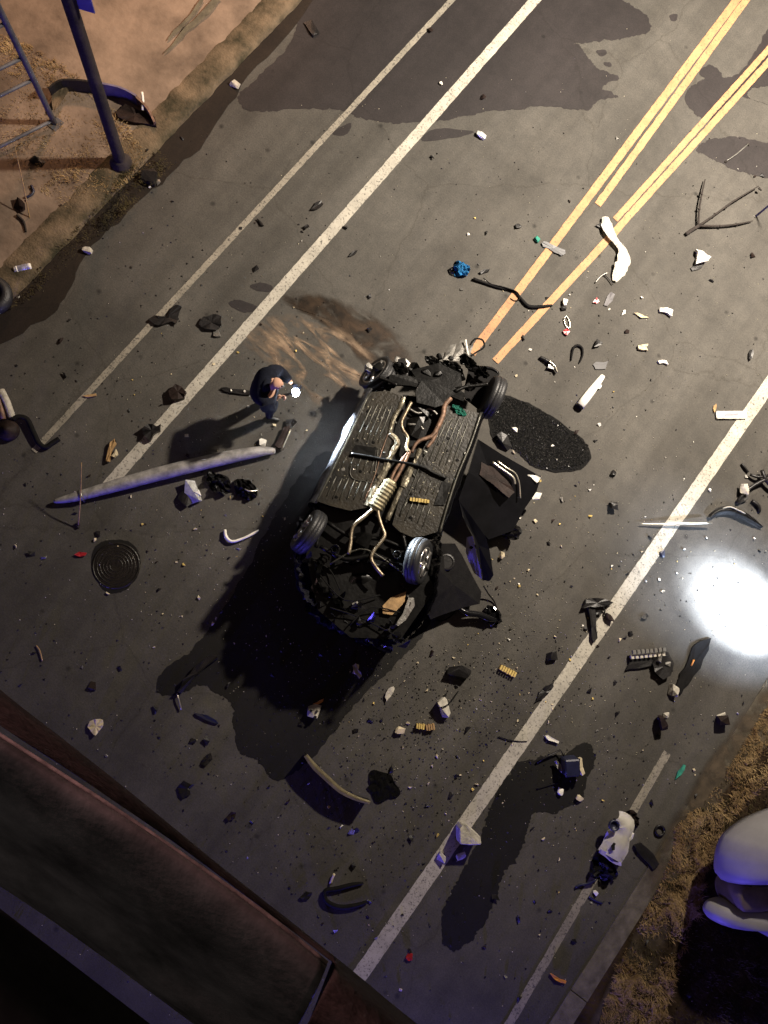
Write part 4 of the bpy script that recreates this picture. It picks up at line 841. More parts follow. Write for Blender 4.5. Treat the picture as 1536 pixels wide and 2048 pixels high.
bm = bmesh.new(); lathe_bm(bm, [(.045, .02), (.05, .03), (.05, .23), (.045, .24)], mm, 16); fin(bm, 'can_body', mat('printed_can', (.45, .44, .55), .35, .4, .4, 14), cn, True)
bm = bmesh.new(); lathe_bm(bm, [(.035, 0), (.048, .02), (.051, .06), (.048, .061)], mm, 16); fin(bm, 'can_end', m_wpl, cn, True)
bm = bmesh.new(); lathe_bm(bm, [(.048, .205), (.051, .206), (.048, .245), (.035, .26)], mm, 16); fin(bm, 'can_end', m_wpl, cn, True)
# simple outlined pieces: name, label, category, zoom, outline, thickness, material, warp
flatbits = [
 ('wheel_arch_liner', 'black crescent liner piece on the left thin line', 'liner', 'D', [(880, 420), (915, 390), (950, 415), (1000, 405), (1010, 350), (1040, 330), (1075, 340), (1055, 390), (1040, 445), (1015, 430), (960, 450), (910, 445)], .03, m_black, .04),
 ('plastic_sheet', 'dark square sheet between the two left white lines', 'panel', 'D', [(1175, 440), (1200, 400), (1260, 385), (1310, 400), (1310, 450), (1280, 480), (1215, 475)], .03, m_black, .04),
 ('plastic_casing', 'lumpy dark casing on the white line, upper of two', 'casing', 'D', [(1000, 840), (1040, 800), (1080, 820), (1105, 850), (1090, 885), (1020, 895)], .09, m_brown, .05),
 ('plastic_casing', 'lumpy black casing on the white line, lower of two', 'casing', 'D', [(845, 1065), (880, 1035), (930, 1050), (955, 1040), (950, 1075), (910, 1100), (890, 1135), (860, 1105)], .08, m_black, .05),
 ('wood_stick', 'tan stick by the left thin line', 'stick', 'D', [(490, 865), (540, 855), (570, 850), (570, 865), (530, 872)], .03, m_tan, .005),
 ('tan_board_piece', 'broken tan board beside the white line near the strut', 'board', 'D', [(630, 1250), (640, 1190), (655, 1140), (680, 1120), (692, 1150), (660, 1200), (652, 1255)], .05, m_tan, .03),
 ('cream_lump', 'cream lump touching the broken tan board', 'debris', 'D', [(660, 1220), (690, 1180), (700, 1210), (680, 1230)], .05, m_cream, .03),
 ('black_strip', 'black strip with two white studs left of the person', 'strip', 'H', [(415, 820), (450, 812), (520, 825), (590, 835), (590, 858), (510, 850), (440, 838)], .03, m_black, .01),
 ('rounded_plate', 'cream paddle shaped plate alone near the parapet', 'plate', 'I', [(520, 1340), (535, 1305), (570, 1292), (610, 1298), (612, 1330), (590, 1360), (570, 1388), (545, 1370)], .03, m_cream, .05),
 ('wheel_arch_liner', 'long black curved liner lying in the car shadow', 'liner', 'J', [(165, 390), (200, 320), (270, 240), (340, 185), (400, 180), (400, 200), (340, 240), (270, 300), (220, 370), (190, 400)], .08, m_black, .04),
 ('blue_strip', 'dark blue plastic strip below the curved liner', 'strip', 'J', [(265, 520), (300, 525), (390, 560), (405, 580), (380, 578), (300, 545)], .03, m_bluepl, .01),
 ('flake_and_shade', 'black ragged flake nearest the parapet', 'debris', 'J', [(165, 960), (200, 915), (240, 940), (265, 940), (240, 965), (240, 1000), (195, 1028)], .02, m_black, .03),
 ('flake_and_shade', 'black diamond flake at the end of the car shadow', 'debris', 'J', [(300, 820), (330, 770), (360, 755), (370, 790), (335, 830)], .02, m_black, .03),
 ('brown_flake', 'brown flake right of the bridge parapet', 'debris', 'J', [(450, 1135), (480, 1100), (510, 1105), (500, 1140), (465, 1155)], .02, m_brown, .03),
 ('wood_splinter', 'pale splinter inside the shadow behind the car', 'splinter', 'J', [(1195, 240), (1215, 225), (1230, 265), (1250, 300), (1235, 315), (1210, 285)], .04, m_stone, .02),
 ('wood_splinter', 'pale flat splinter at the right edge of the car shadow', 'splinter', 'K', [(205, 425), (225, 375), (255, 362), (262, 375), (240, 420), (215, 450)], .03, m_stone, .02),
 ('black_flap', 'black torn flap lying along the right white line', 'flap', 'K', [(1090, 455), (1110, 410), (1150, 360), (1195, 340), (1200, 360), (1170, 400), (1130, 440)], .02, m_black, .03),
 ('white_clip', 'white clip beside the smashed black crate', 'clip', 'K', [(1150, 655), (1165, 648), (1230, 685), (1225, 698), (1170, 680)], .04, m_wpl, .01),
 ('black_slab', 'black rectangular slab beside the white canister', 'slab', 'G', [(738, 855), (780, 840), (885, 965), (850, 998), (790, 930)], .04, m_black, .01),
 ('orange_sliver', 'orange sliver alone near the bottom shoulder line', 'sliver', 'G', [(245, 1610), (275, 1625), (340, 1655), (335, 1668), (280, 1650)], .03, m_orange, .02),
 ('green_sliver', 'green glass sliver near the dry grass', 'sliver', 'G', [(1000, 420), (1035, 380), (1045, 385), (1020, 440), (985, 468)], .02, m_teal, .01),
 ('gray_plate', 'grey flat plate above the white tube', 'plate', 'E', [(500, 915), (520, 898), (590, 895), (575, 940), (515, 942)], .012, mat('grey_plate_plastic', (.035, .033, .036), .6), .004),
 ('dark_wedge', 'dark wedge chip between the wire loop and white chips', 'chip', 'E', [(500, 815), (520, 770), (555, 790), (540, 805)], .05, m_black, .03),
 ('grey_sliver', 'grey leaf shaped sliver right of a red chip', 'sliver', 'E', [(565, 565), (585, 510), (610, 485), (630, 500), (615, 540), (585, 570)], .012, mat('grey_sliver_plastic', (.06, .055, .06), .6), .01),
 ('red_lens_chip', 'red lens chip left of the grey sliver', 'chip', 'E', [(498, 550), (520, 520), (538, 545), (520, 555)], .02, m_red, .02),
 ('red_lens_chip', 'red lens chip below the chrome ring', 'chip', 'E', [(320, 720), (345, 705), (362, 720), (345, 745)], .03, m_red, .02),
 ('white_chip', 'small white curved chip right of the chrome ring', 'chip', 'E', [(668, 625), (680, 595), (692, 592), (690, 615)], .02, m_wpl, .01),
 ('cream_chip', 'cream leaf shaped chip among the white chips', 'chip', 'E', [(738, 610), (760, 610), (800, 628), (830, 640), (780, 640)], .02, m_cream, .02),
 ('white_shard', 'white torn shard with a dangling grey end', 'shard', 'E', [(888, 585), (930, 582), (965, 600), (960, 635), (935, 615), (890, 605)], .04, m_wpl, .03),
 ('white_shard', 'cream three pointed shard beside a grey chip', 'shard', 'E', [(760, 805), (800, 800), (818, 798), (810, 815), (822, 835), (795, 832), (765, 825)], .04, m_cream, .03),
 ('white_shard', 'small white toothed shard above the white tube', 'shard', 'E', [(880, 895), (930, 895), (942, 918), (925, 908), (890, 910)], .03, m_wpl, .02),
 ('dark_plate', 'dark bow tie shaped plate on the yellow line', 'plate', 'C', [(195, 1440), (210, 1428), (260, 1450), (335, 1480), (338, 1500), (310, 1515), (270, 1495), (205, 1460)], .02, mat('dark_grey_plate', (.05, .05, .055), .5), .01),
 ('dark_chip', 'long dark chip near the right edge above the white bar', 'chip', 'E', [(1415, 870), (1425, 830), (1440, 825), (1435, 880), (1420, 890)], .03, m_black, .02),
 ('white_triangle_shard', 'large white triangular shard alone on the right lane', 'shard', 'E', [(1100, 240), (1135, 258), (1175, 297), (1160, 318), (1095, 332), (1108, 285)], .05, m_wpl, .10),
 ('flake_and_shade', 'painted shadow beneath the white triangular shard', 'debris', 'E', [(1075, 345), (1100, 330), (1150, 325), (1140, 345), (1085, 362)], .02, m_black, .01),  # flat black piece paints the shard's cast shadow
 ('dark_chip', 'black diamond chip on grey asphalt left of the yellow lines', 'chip', 'B', [(358, 1245), (390, 1200), (420, 1190), (432, 1210), (400, 1240)], .03, m_black, .02),
 ('dark_chip', 'small black chip below the diamond chip', 'chip', 'B', [(315, 1345), (340, 1330), (350, 1345), (325, 1360)], .03, m_black, .02),
 ('dark_chip', 'thin black chip near the left lane chips', 'chip', 'B', [(40, 1295), (55, 1305), (82, 1338), (65, 1338)], .03, m_black, .01),
 ('dark_chip', 'black chip on the lane just above the mud splash', 'chip', 'B', [(580, 1520), (605, 1490), (635, 1485), (620, 1505)], .03, m_black, .01),
]
for nm, lb, ct, zk, pts, th, m, wp in flatbits: t1(slab(nm, q(zk, *pts), th, m, None, wp), lb, ct)
for x, yy in q('D', (1365, 828), (1445, 835)):
    t1(chunk('white_stud', (x, yy), (.035, .035, .03), m_wpl, None, int(x), 0, 12, .036), 'white stud on the black strip left of the person', 'stud', 'studs on the black strip')
# chunks: name,label,cat,(px),(size),mat,seed,rot
chunks = [
 ('concrete_chunk', 'small pale concrete lump left of the large block', 'concrete', (884, 1714), (.15, .13, .11), m_stone, 12, .2),
 ('concrete_chunk', 'grey concrete lump at the foot of the large block', 'concrete', (922, 1712), (.16, .12, .1), m_stone, 13, .9),
 ('concrete_chunk', 'pale concrete block with a wire across its top', 'concrete', (889, 1416), (.30, .2, .17), m_stone, 14, -.4),
 ('concrete_chunk', 'pale stone chunk at the tip of the right shadow', 'concrete', (1347, 1380), (.14, .2, .13), m_stone, 15, .5),
 ('concrete_chunk', 'dark chunk beside the black bracket on the right line', 'concrete', (1218, 1236), (.16, .13, .11), m_brown, 16, .3),
 ('dark_block', 'tall dark block with pale top near the grass, left of two', 'block', (1323, 1446), (.14, .24, .2), m_brown, 17, .6),
 ('dark_block', 'tall dark block with pale top near the grass, right of two', 'block', (1446, 1441), (.2, .2, .18), m_brown, 18, .6),
 ('grey_top_piece', 'pale flat piece capping the left dark block', 'debris', (1332, 1430), (.1, .1, .05), m_stone, 19, .6),
 ('grey_top_piece', 'pale flat piece capping the right dark block', 'debris', (1442, 1430), (.16, .06, .05), m_stone, 20, .9),
 ('cream_block', 'cream square block by the black cable end', 'block', (1130, 605), (.09, .12, .08), m_wpl, 21, .7),
 ('dark_block', 'small dark block under the cream square block', 'block', (1127, 617), (.1, .07, .06), m_black, 22, .7),
 ('cream_block', 'cream block near the notched foam pieces', 'block', (800, 1461), (.14, .12, .09), m_cream, 23, .3),
 ('white_fragment', 'white fragment lying on the black granule patch', 'debris', (1029, 859), (.10, .08, .05), m_wpl, 24, .4),
 ('dark_lump', 'black lump at the edge of the granule patch beside the door', 'debris', (1010, 882), (.34, .16, .12), m_black, 25, -.2),
 ('cream_block', 'pale block standing right of the rear door', 'block', (1004, 1110), (.09, .12, .1), m_cream, 26, .2),
 ('dark_lump', 'black lump with a bright tip on the right lane', 'debris', (1228, 1012), (.14, .13, .12), m_black, 27, .5),
 ('dark_lump', 'small black lump below the granule patch', 'debris', (1227, 947), (.08, .12, .06), m_black, 28, .1),
 ('dark_lump', 'black lump on the far edge of the torch light', 'debris', (1325, 1107), (.12, .15, .05), m_bluepl, 29, .1),
 ('black_box', 'black broken box above the notched foam blocks', 'box', (918, 1344), (.36, .22, .16), m_black, 30, .2),
 ('black_box', 'black wedge of debris on the white line above the flap', 'debris', (1103, 1312), (.17, .14, .1), m_black, 31, .8),
 ('black_clump', 'black clump of debris on the kerb beside the pole', 'debris', (300, 352), (.26, .24, .16), m_black, 32, .2),
 ('black_clump', 'black clump lying in the pole shadow on the dirt', 'debris', (76, 322), (.24, .18, .12), m_black, 33, .2),
 ('pale_stone', 'pale stone at the foot of the pole', 'stone', (202, 343), (.2, .12, .08), m_stone, 34, .2),
 ('pale_stone', 'pale stone in the dark gutter', 'stone', (176, 500), (.17, .12, .08), m_stone, 35, .2),
 ('pale_stone', 'pale stone at the top of the dark gutter', 'stone', (469, 169), (.17, .12, .08), m_stone, 36, .2),
 ('crushed_bottle', 'clear crushed bottle right of the left white line', 'bottle', (962, 271), (.20, .1, .08), m_glass, 37, .3),
 ('white_pebble', 'bright white pebble in the wet patch', 'stone', (882, 166), (.07, .07, .05), m_wpl, 38, .2),
 ('dark_pebble', 'brown pebble in the wet patch', 'stone', (967, 195), (.08, .1, .06), m_brown, 39, .2),
 ('dark_lump', 'dark lump lying on the thin line at the top', 'debris', (861, 60), (.09, .09, .06), m_brown, 40, .2),
 ('dark_lump', 'flat dark lump on the kerb at the top', 'debris', (624, 56), (.30, .16, .06), m_black, 41, -.3),
 ('green_ball', 'green crushed ball left of the yellow line', 'debris', (1075, 478), (.1, .1, .07), m_teal, 42, 0),
 ('black_shard', 'black shard with pale tip left of the green ball', 'debris', (1037, 452), (.12, .08, .05), m_black, 43, .9),
 ('bright_fragment', 'bright white fragment under the black clump on the dirt', 'debris', (300, 374), (.04, .04, .04), m_wpl, 44, 0),
 ('cream_lump', 'cream lump right of the dark canister base', 'debris', (712, 1338), (.08, .16, .06), m_cream, 45, .3),
]
for nm, lb, ct, px, sz, m, sd, rt in chunks: t1(chunk(nm, px, sz, m, None, sd, rt), lb, ct)
blk = [Vector((p.x, p.y, .02)) for p in W3(q('L', (1072, 150), (1090, 128), (1112, 126), (1150, 160), (1182, 190), (1184, 228), (1130, 232), (1074, 226)), .30)]
bm = bmesh.new(); slab_bm(bm, blk, .27, .03, .02); bmesh.ops.bevel(bm, geom=[e for e in bm.edges if e.calc_length() > .1], offset=.012, segments=1, affect='EDGES'); t1(fin(bm, 'concrete_chunk', m_stone), 'large pale concrete block on the right white line', 'concrete')
# foam blocks
foam_bar('foam_block', 'notched yellow foam block, nearest the white line', (998, 1333), (1030, 1350), m_spring, .005, .09, 7, .07)
foam_bar('foam_block', 'notched yellow foam block below the wired concrete', (831, 1451), (848, 1453), m_spring, .005, .08, 4, .07)
foam_bar('foam_block', 'orange brown notched block next to a yellow foam block', (850, 1455), (868, 1452), m_tan, .005, .09, 4, .08)
# white curved panel on the yellow lines
wc = thing('white_trim_panel', 'white twisted trim panel lying over the yellow lines', 'panel', G(1225, 500, 0))
def ribbon(name, cl, wid, m, parent, z=.05, th=.012, cup=.03, rag=.02):
    pp = smooth_path([G(p[0], p[1], p[2] if len(p) > 2 else z) for p in cl], 5); bm = bmesh.new(); rows = []; n = len(pp)
    for i, p in enumerate(pp):
        d = (pp[min(i + 1, n - 1)] - pp[max(i - 1, 0)]); d.z = 0; d.normalize(); s = Vector((-d.y, d.x, 0)); t = i / (n - 1) * (len(wid) - 1); a = int(min(t, len(wid) - 2)); w = wid[a] + (wid[a + 1] - wid[a]) * (t - a)
        rows.append([bm.verts.new(p + s * w * (o_ + rag * noise.noise(p * 13 + Vector((o_ * 3, 0, 0)))) + Vector((0, 0, cup * c_ + rag * .08 * noise.noise(p * 16 + Vector((0, o_ * 2, 0)))))) for o_, c_ in ((-.5, -.7), (-.25, .6), (0, 1), (.25, .6), (.5, -.7))])
    for a, b in zip(rows, rows[1:]):
        for k in range(4): bm.faces.new((a[k], a[k + 1], b[k + 1], b[k]))
    bmesh.ops.solidify(bm, geom=bm.faces[:], thickness=th); return fin(bm, name, m, parent, True)
ribbon('trim_skin', q('E', (575, 40, .06), (590, 95, .09), (620, 160, .10), (655, 200, .09), (680, 240, .08), (685, 300, .09), (665, 350, .09), (630, 420, .04)), [.10, .19, .15, .11, .12, .19, .25, .23, .06], m_wpl, wc, .05, .008, .014, .16)
slab('trim_shadow', q('E', (515, 95), (560, 60), (575, 120), (545, 110)), .03, m_black, wc, .02)  # black slab painted in where the trim's shadow falls
tube('torn_wire', W3(q('E', (515, 430, .02), (550, 390, .03), (590, 370, .05))), .012, m_grey, wc, 6)
tube('torn_wire', W3(q('E', (560, 380, .02), (590, 400, .03), (620, 440, .03))), .010, m_black, wc, 6)
t1(crumple('blue_glove', (921, 540), (.30, .26), m_blue, None, 90, .14, 11, 0, .5), 'crumpled bright blue cloth left of the black cable', 'cloth')
t1(crumple('black_rag', (906, 543), (.14, .16), m_black, None, 91, .05, 8, 0, .5), 'black scrap tucked under the bright blue cloth', 'scrap')
cb = thing('black_cable', 'black wiring cable lying across both yellow lines', 'cable', G(1030, 580, 0))
tube('strand', W3(q('M', (285, 525, .03), (350, 548, .03), (430, 575, .03), (520, 595, .03), (565, 640, .03), (610, 685, .03), (670, 690, .03), (750, 682, .02))), [.03, .022, .02, .02, .024, .03, .03, .02], m_blackmatte, cb, 8)
tube('strand', W3(q('M', (345, 520, .05), (390, 555, .05), (460, 572, .06), (540, 600, .06), (560, 640, .04), (530, 655, .02), (505, 640, .02))), .009, m_blackmatte, cb, 6)
slab('connector', q('M', (318, 490), (350, 472), (380, 470), (375, 485), (330, 500)), .03, m_black, cb, .01)
t1(tube('chrome_ring', W3(q('E', (330, 640, .02), (345, 628, .02), (360, 650, .02), (366, 690, .02), (352, 695, .02), (335, 670, .02), (330, 640, .02))), .010, m_silver, None, 6, 3), 'chrome chain ring above the red lens chip', 'ring')
t1(tube('wire_loop', W3(q('E', (372, 890, .02), (385, 820, .03), (410, 800, .03), (438, 815, .03), (440, 860, .03), (420, 905, .02))), [.012, .02, .022, .02, .016, .01], m_blackmatte, None, 6), 'black upturned wire loop on the right lane', 'wire')
mp_ = thing('broken_mirror', 'broken black and chrome mirror arm right of the car nose', 'mirror', G(1100, 730, 0))
tube('arm', W3(q('E', (190, 870, .03), (230, 890, .05), (265, 915, .06), (290, 960, .04))), [.03, .03, .025, .015], m_black, mp_, 8)
tube('chrome_edge', W3(q('E', (240, 890, .09), (275, 920, .09), (292, 960, .07))), .014, m_silver, mp_, 6)
slab('glass_shard', q('E', (230, 935), (245, 905), (265, 935), (270, 945)), .02, m_glass, mp_, .02, .04)
wt = thing('white_tube', 'white tube with a black open end on the right lane', 'tube', G(1182, 783, 0))
A, B = G(1160, 812, .07), G(1206, 752, .06); tube('tube_body', [A, A.lerp(B, .5), B], [.075, .068, .04], m_wpl, wt, 14, 2, .8)
tube('open_end', [A - (B - A) * .03, A + (B - A) * .02], .066, m_black, wt, 14, 1, .8)
chunk('tube_tab', (1198, 773), (.07, .1, .05), m_wpl, wt, 50, .2)
wb = thing('white_bar', 'white flat bar with a printed dark mark touching the right line', 'bar', G(1460, 831, 0))
a = G(1430, 831, 0); b = G(1490, 831, 0); ang = math.atan2((b - a).y, (b - a).x)
box('bar_body', a.lerp(b, .5) + Vector((0, 0, .03)), ((b - a).length, .13, .05), m_wpl, wb, ang, .012)
slab('printed_mark', [(1447, 829), (1455, 826), (1466, 828), (1478, 826), (1476, 831), (1462, 833), (1450, 832)], .004, mat('grey_print', (.25, .22, .25), .6), wb, 0, .057)
slab('torn_corner', [(1426, 812), (1431, 808), (1430, 820), (1427, 826)], .02, m_tan, wb, .02)
t1(tube('antenna_rod', W3([(1279, 1048, .05), (1320, 1048, .07), (1360, 1047, .09), (1424, 1046, .12)]), [.005, .012, .018, .026, .012], m_silver, None, 8), 'thin bright metal rod crossing the right white line', 'rod')
fb_ = thing('black_wiper_cowl', 'black curved cowl strip near the torch light at the right', 'cowl', G(1475, 1030, 0))
ribbon('cowl_skin', q('F', (1190, 400, .05), (1240, 365, .07), (1310, 355, .08), (1390, 385, .08), (1450, 420, .07), (1500, 455, .04)), [.06, .12, .15, .15, .12, .06], m_black, fb_)
tube('pale_edge', W3(q('F', (1270, 345, .1), (1310, 336, .12), (1350, 350, .12), (1400, 375, .1))), .012, m_stone, fb_, 6)
tg = thing('tangled_bracket', 'tangled dark bracket arms at the right edge', 'bracket', G(1505, 965, 0))
for pts, r in (([(1380, 80, .03), (1400, 105, .04), (1418, 130, .03)], .02), ([(1350, 315, .02), (1400, 250, .08), (1460, 205, .1), (1530, 170, .12)], .03), ([(1430, 145, .06), (1480, 160, .1), (1540, 150, .1)], .025), ([(1500, 120, .1), (1520, 170, .12), (1560, 220, .1)], .035), ([(1440, 300, .03), (1480, 330, .05), (1485, 365, .02)], .03)):
    tube('bracket_arm', W3(q('F', *pts)), r, m_black, tg, 7, 3)
chunk('bracket_pad', (1488, 980), (.14, .2, .1), m_stone, tg, 51, .7, 16, .05)
slab('torn_plate', q('F', (1350, 320), (1370, 250), (1420, 240), (1410, 290)), .03, m_black, tg, .03, .02)
tb_ = thing('black_t_bracket', 'black T shaped bracket lying beside the right white line', 'bracket', G(1190, 1225, 0))
slab('cross_arm', q('F', (430, 935), (450, 885), (500, 875), (560, 880), (610, 900), (560, 925), (500, 930)), .08, m_black, tb_, .03)
slab('leg', q('F', (465, 940), (505, 935), (510, 1040), (520, 1110), (500, 1138), (485, 1110), (478, 1020)), .06, m_black, tb_, .02)
tube('hook', W3(q('F', (560, 925, .05), (572, 950, .05), (568, 975, .04))), .014, m_black, tb_, 6)
slab('small_tab', q('F', (510, 950), (540, 945), (545, 970), (515, 975)), .05, m_black, tb_, .02)
rbk = thing('ribbed_grille', 'grey ribbed grille piece with black corner near the torch spot', 'grille', G(1300, 1305, 0))
a, b = q('F', (728, 1195), (930, 1178)); A, B = G(*a, .1), G(*b, .1); ang = math.atan2((B - A).y, (B - A).x)
for k in range(8):
    box('rib', A.lerp(B, (k + .5) / 8) + Vector((0, 0, .02)), ((B - A).length / 8 * .72, .06, .05), m_grey, rbk, ang)
a2, b2 = q('F', (720, 1225), (930, 1205)); A2, B2 = G(*a2, .08), G(*b2, .08)
for k in range(8): box('rib', A2.lerp(B2, (k + .5) / 8), ((B - A).length / 8 * .66, .055, .05), m_stone, rbk, ang)
slab('backing', q('F', (690, 1300), (725, 1220), (940, 1190), (950, 1240), (850, 1270), (760, 1290)), .04, m_black, rbk, .01)
slab('corner_bracket', q('F', (840, 1260), (880, 1215), (940, 1210), (965, 1260), (945, 1330), (900, 1355), (850, 1310)), .08, m_black, rbk, .03)
chunk('bolt_boss', (1319, 1318), (.06, .12, .08), m_grey, rbk, 52, .3, 14, .08); chunk('bolt_boss', (1336, 1327), (.1, .1, .06), m_grey, rbk, 53, .3, 14, .06)
t1(slab('shadow_wedge', q('F', (975, 1420), (1010, 1320), (1060, 1240), (1080, 1170), (1130, 1130), (1195, 1110), (1180, 1180), (1130, 1290), (1070, 1370), (1020, 1440)), .03, m_blackmatte, None, .015), 'black wedge of painted shadow below the torch spot', 'carpet')  # flat black slab drawn in the outline of a cast shadow
t1(tube('amber_strip', W3(q('F', (1083, 1275, .05), (1092, 1255, .055), (1096, 1240, .05))), .012, m_orange, None, 6, 2), 'small glowing orange strip lying on the black painted shadow', 'strip')
# smashed crate
cr = thing('smashed_battery', 'smashed dark crate with wire frame beside the right white line', 'crate', G(1138, 1535, 0))
bm = bmesh.new(); box_bm(bm, G(1140, 1532, .14), (.24, .26, .24), Matrix.Rotation(.7, 3, 'Z') @ Matrix.Rotation(.15, 3, 'X')); bmesh.ops.bevel(bm, geom=bm.edges[:], offset=.02, segments=1, affect='EDGES'); fin(bm, 'case', m_bluepl, cr)
slab('cream_side', q('G', (410, 340), (420, 335), (440, 425), (425, 440), (408, 400)), .10, m_cream, cr, .02, .12)
tube('wire_frame', W3(q('G', (170, 370, .03), (210, 345, .06), (310, 295, .09), (335, 340, .08), (310, 350, .05))), .016, m_black, cr, 6, 1)
slab('bent_plate', q('G', (270, 360), (285, 355), (320, 400), (310, 430), (285, 400)), .02, m_grey, cr, .04, .06)
tube('cable', W3(q('G', (300, 485, .03), (240, 505, .02), (170, 525, .02))), .010, m_blackmatte, cr, 6)
t1(chunk('white_disc', (1121, 1583), (.09, .11, .07), m_wpl, None, 55, .3), 'white broken disc on the ground at the foot of the smashed crate', 'debris')
t1(chunk('cream_scrap', (1160, 1596), (.14, .1, .07), m_cream, None, 56, .3, 20, 0, .2), 'ragged cream scrap below the smashed crate', 'scrap')
# white canister
wn_ = thing('white_canister', 'white plastic canister with black base on the shoulder line', 'canister', G(1230, 1680, 0))
ribbon('canister_body', q('G', (640, 690, .16), (690, 740, .20), (680, 800, .20), (650, 860, .2), (610, 930, .17)), [.20, .36, .28, .42, .42], m_wpl, wn_, .16, .02, .07)
chunk('canister_core', (1237, 1672), (.24, .50, .17), m_wpl, wn_, 57, -.75, 26)
bm = bmesh.new(); lathe_bm(bm, [(.075, 0), (.085, .02), (.085, .05), (.06, .055), (.055, .02)], Matrix.Translation(G(1226, 1650, .235)), 16); fin(bm, 'filler_mouth', m_bluepl, wn_, True)
slab('label_mark', q('G', (608, 860), (622, 842), (636, 848), (630, 885), (612, 890)), .006, m_black, wn_, 0, .275)
slab('blue_band', q('G', (535, 900), (548, 880), (600, 905), (660, 955), (660, 975), (600, 950)), .05, mat('pale_blue_plastic', (.25, .22, .6), .5), wn_, .01, .15)
crumple('black_base', (1203, 1738), (.42, .40), m_black, wn_, 58, .22, 11, 0, .6)
crumple('black_cap', (1258, 1638), (.30, .28), m_brown, wn_, 59, .15, 9, 0, .6)
tube('hose', W3(q('G', (520, 1060, .1), (470, 1085, .06), (430, 1090, .04), (400, 1105, .03))), .018, m_bluepl, wn_, 6)
rg = W3([(1320 + 9 * math.cos(a * PI / 6), 1661 + 10 * math.sin(a * PI / 6), .03) for a in range(13)])
t1(tube('rubber_ring', rg, .018, m_black, None, 7, 1), 'small black rubber ring right of the canister', 'ring')
t1(tube('bent_strip', W3(q('G', (480, 1160, .02), (510, 1180, .02), (560, 1200, .02))), .014, m_bluepl, None, 6), 'thin dark bent strip below the canister base', 'strip')
t1(chunk('white_pebble', (1191, 1786), (.07, .07, .06), m_wpl, None, 60), 'white pebble under the canister base', 'stone')
# long trim arc, strap, white bent strip and other rods
tr_ = thing('chrome_trim', 'long bright curved trim standing on edge behind the car', 'trim', G(675, 1560, 0))
cl = q('J', (920, 770), (975, 840), (1050, 910), (1130, 980), (1220, 1025), (1300, 1050)); pa = W3(cl, 0.28)
band('trim_face', [Vector((p.x, p.y, .04)) for p in pa], lambda t: .26, .02, m_black, tr_, 5)
ribbon('bright_edge', [(p[0], p[1], .315) for p in cl], [.06, .085, .085, .08, .07, .05], mat('satin_trim', (.42, .36, .22), .4, .5, .2, 6), tr_, .3, .012, .006)
t1(crumple('torn_carpet', (765, 1572), (.5, .4), m_blackmatte, None, 95, .03, 12, 0, .7), 'black torn carpet at the end of the bright curved trim', 'carpet')
sp_ = thing('black_strap', 'black forked rubber strap near the end of the parapet', 'strap', G(690, 1785, 0))
tube('fork', W3(q('L', (600, 520, .03), (540, 540, .04), (460, 548, .04), (400, 525, .05), (380, 490, .05), (390, 462, .05), (440, 455, .04), (520, 435, .04), (580, 425, .03))), [.022, .034, .036, .034, .034, .032, .036, .034, .02], m_blackmatte, sp_, 8)
tube('pale_pin', W3(q('L', (412, 430, .03), (422, 400, .05), (432, 378, .06))), .018, m_cream, sp_, 6, 2)
t1(slab('flake_and_shade', q('L', (255, 495), (285, 465), (318, 470), (300, 505), (270, 510)), .02, m_black, None, .02), 'black flake left of the forked strap', 'debris')
t1(tube('bent_white_strip', W3(q('I', (1330, 175, .05), (1335, 215, .06), (1370, 245, .06), (1440, 225, .06), (1500, 195, .05), (1528, 178, .04))), [.022, .028, .022, .018, .02, .012], m_wpl, None, 7, 3), 'white bent strip left of the rear car wheel', 'strip')
t1(tube('silver_strip', W3(q('J', (160, 405, .05), (170, 440, .06), (185, 500, .04))), .012, m_silver, None, 6), 'thin silver strip below the long black liner', 'strip')
t1(tube('thin_wire', W3(q('K', (880, 660, .02), (940, 680, .02), (1000, 688, .02), (1045, 688, .02))), .008, m_blackmatte, None, 6), 'thin dark wire crossing the right white line', 'wire')
t1(tube('concrete_wire', W3(q('K', (640, 390, .02), (600, 450, .1), (560, 480, .185), (520, 490, .16))), .008, m_blackmatte, None, 6), 'thin wire bent over the pale concrete block', 'wire')
t1(tube('curved_twig', W3(q('I', (215, 860, .02), (235, 890, .03), (250, 950, .02))), .009, m_straw, None, 6), 'curved pale twig alone on the left road', 'twig')
t1(slab('red_scrap', q('I', (440, 325), (470, 305), (515, 312), (505, 330), (460, 332)), .02, m_red, None, .02), 'dark red scrap left of the round oil patch', 'scrap')
t1(slab('red_scrap', q('L', (795, 805), (810, 782), (832, 785), (830, 815), (810, 820)), .02, m_red, None, .02), 'dark red scrap near the bottom of the road', 'scrap')
sk = thing('white_bracket', 'white bracket with dark holes in the shadow behind the car', 'bracket', G(627, 1423, 0))
chunk('bracket_body', (627, 1422), (.19, .22, .14), m_stone, sk, 62, .3, 22)
for x, yy in q('J', (950, 505), (985, 512), (975, 545)): chunk('bracket_hole', (x, yy), (.045, .05, .03), m_black, sk, int(x), 0, 12, .135)
t1(slab('orange_sliver', q('J', (962, 465), (1000, 445), (1025, 435), (1022, 450), (985, 470)), .03, m_orange, None, .02), 'orange sliver touching the white bracket', 'sliver')
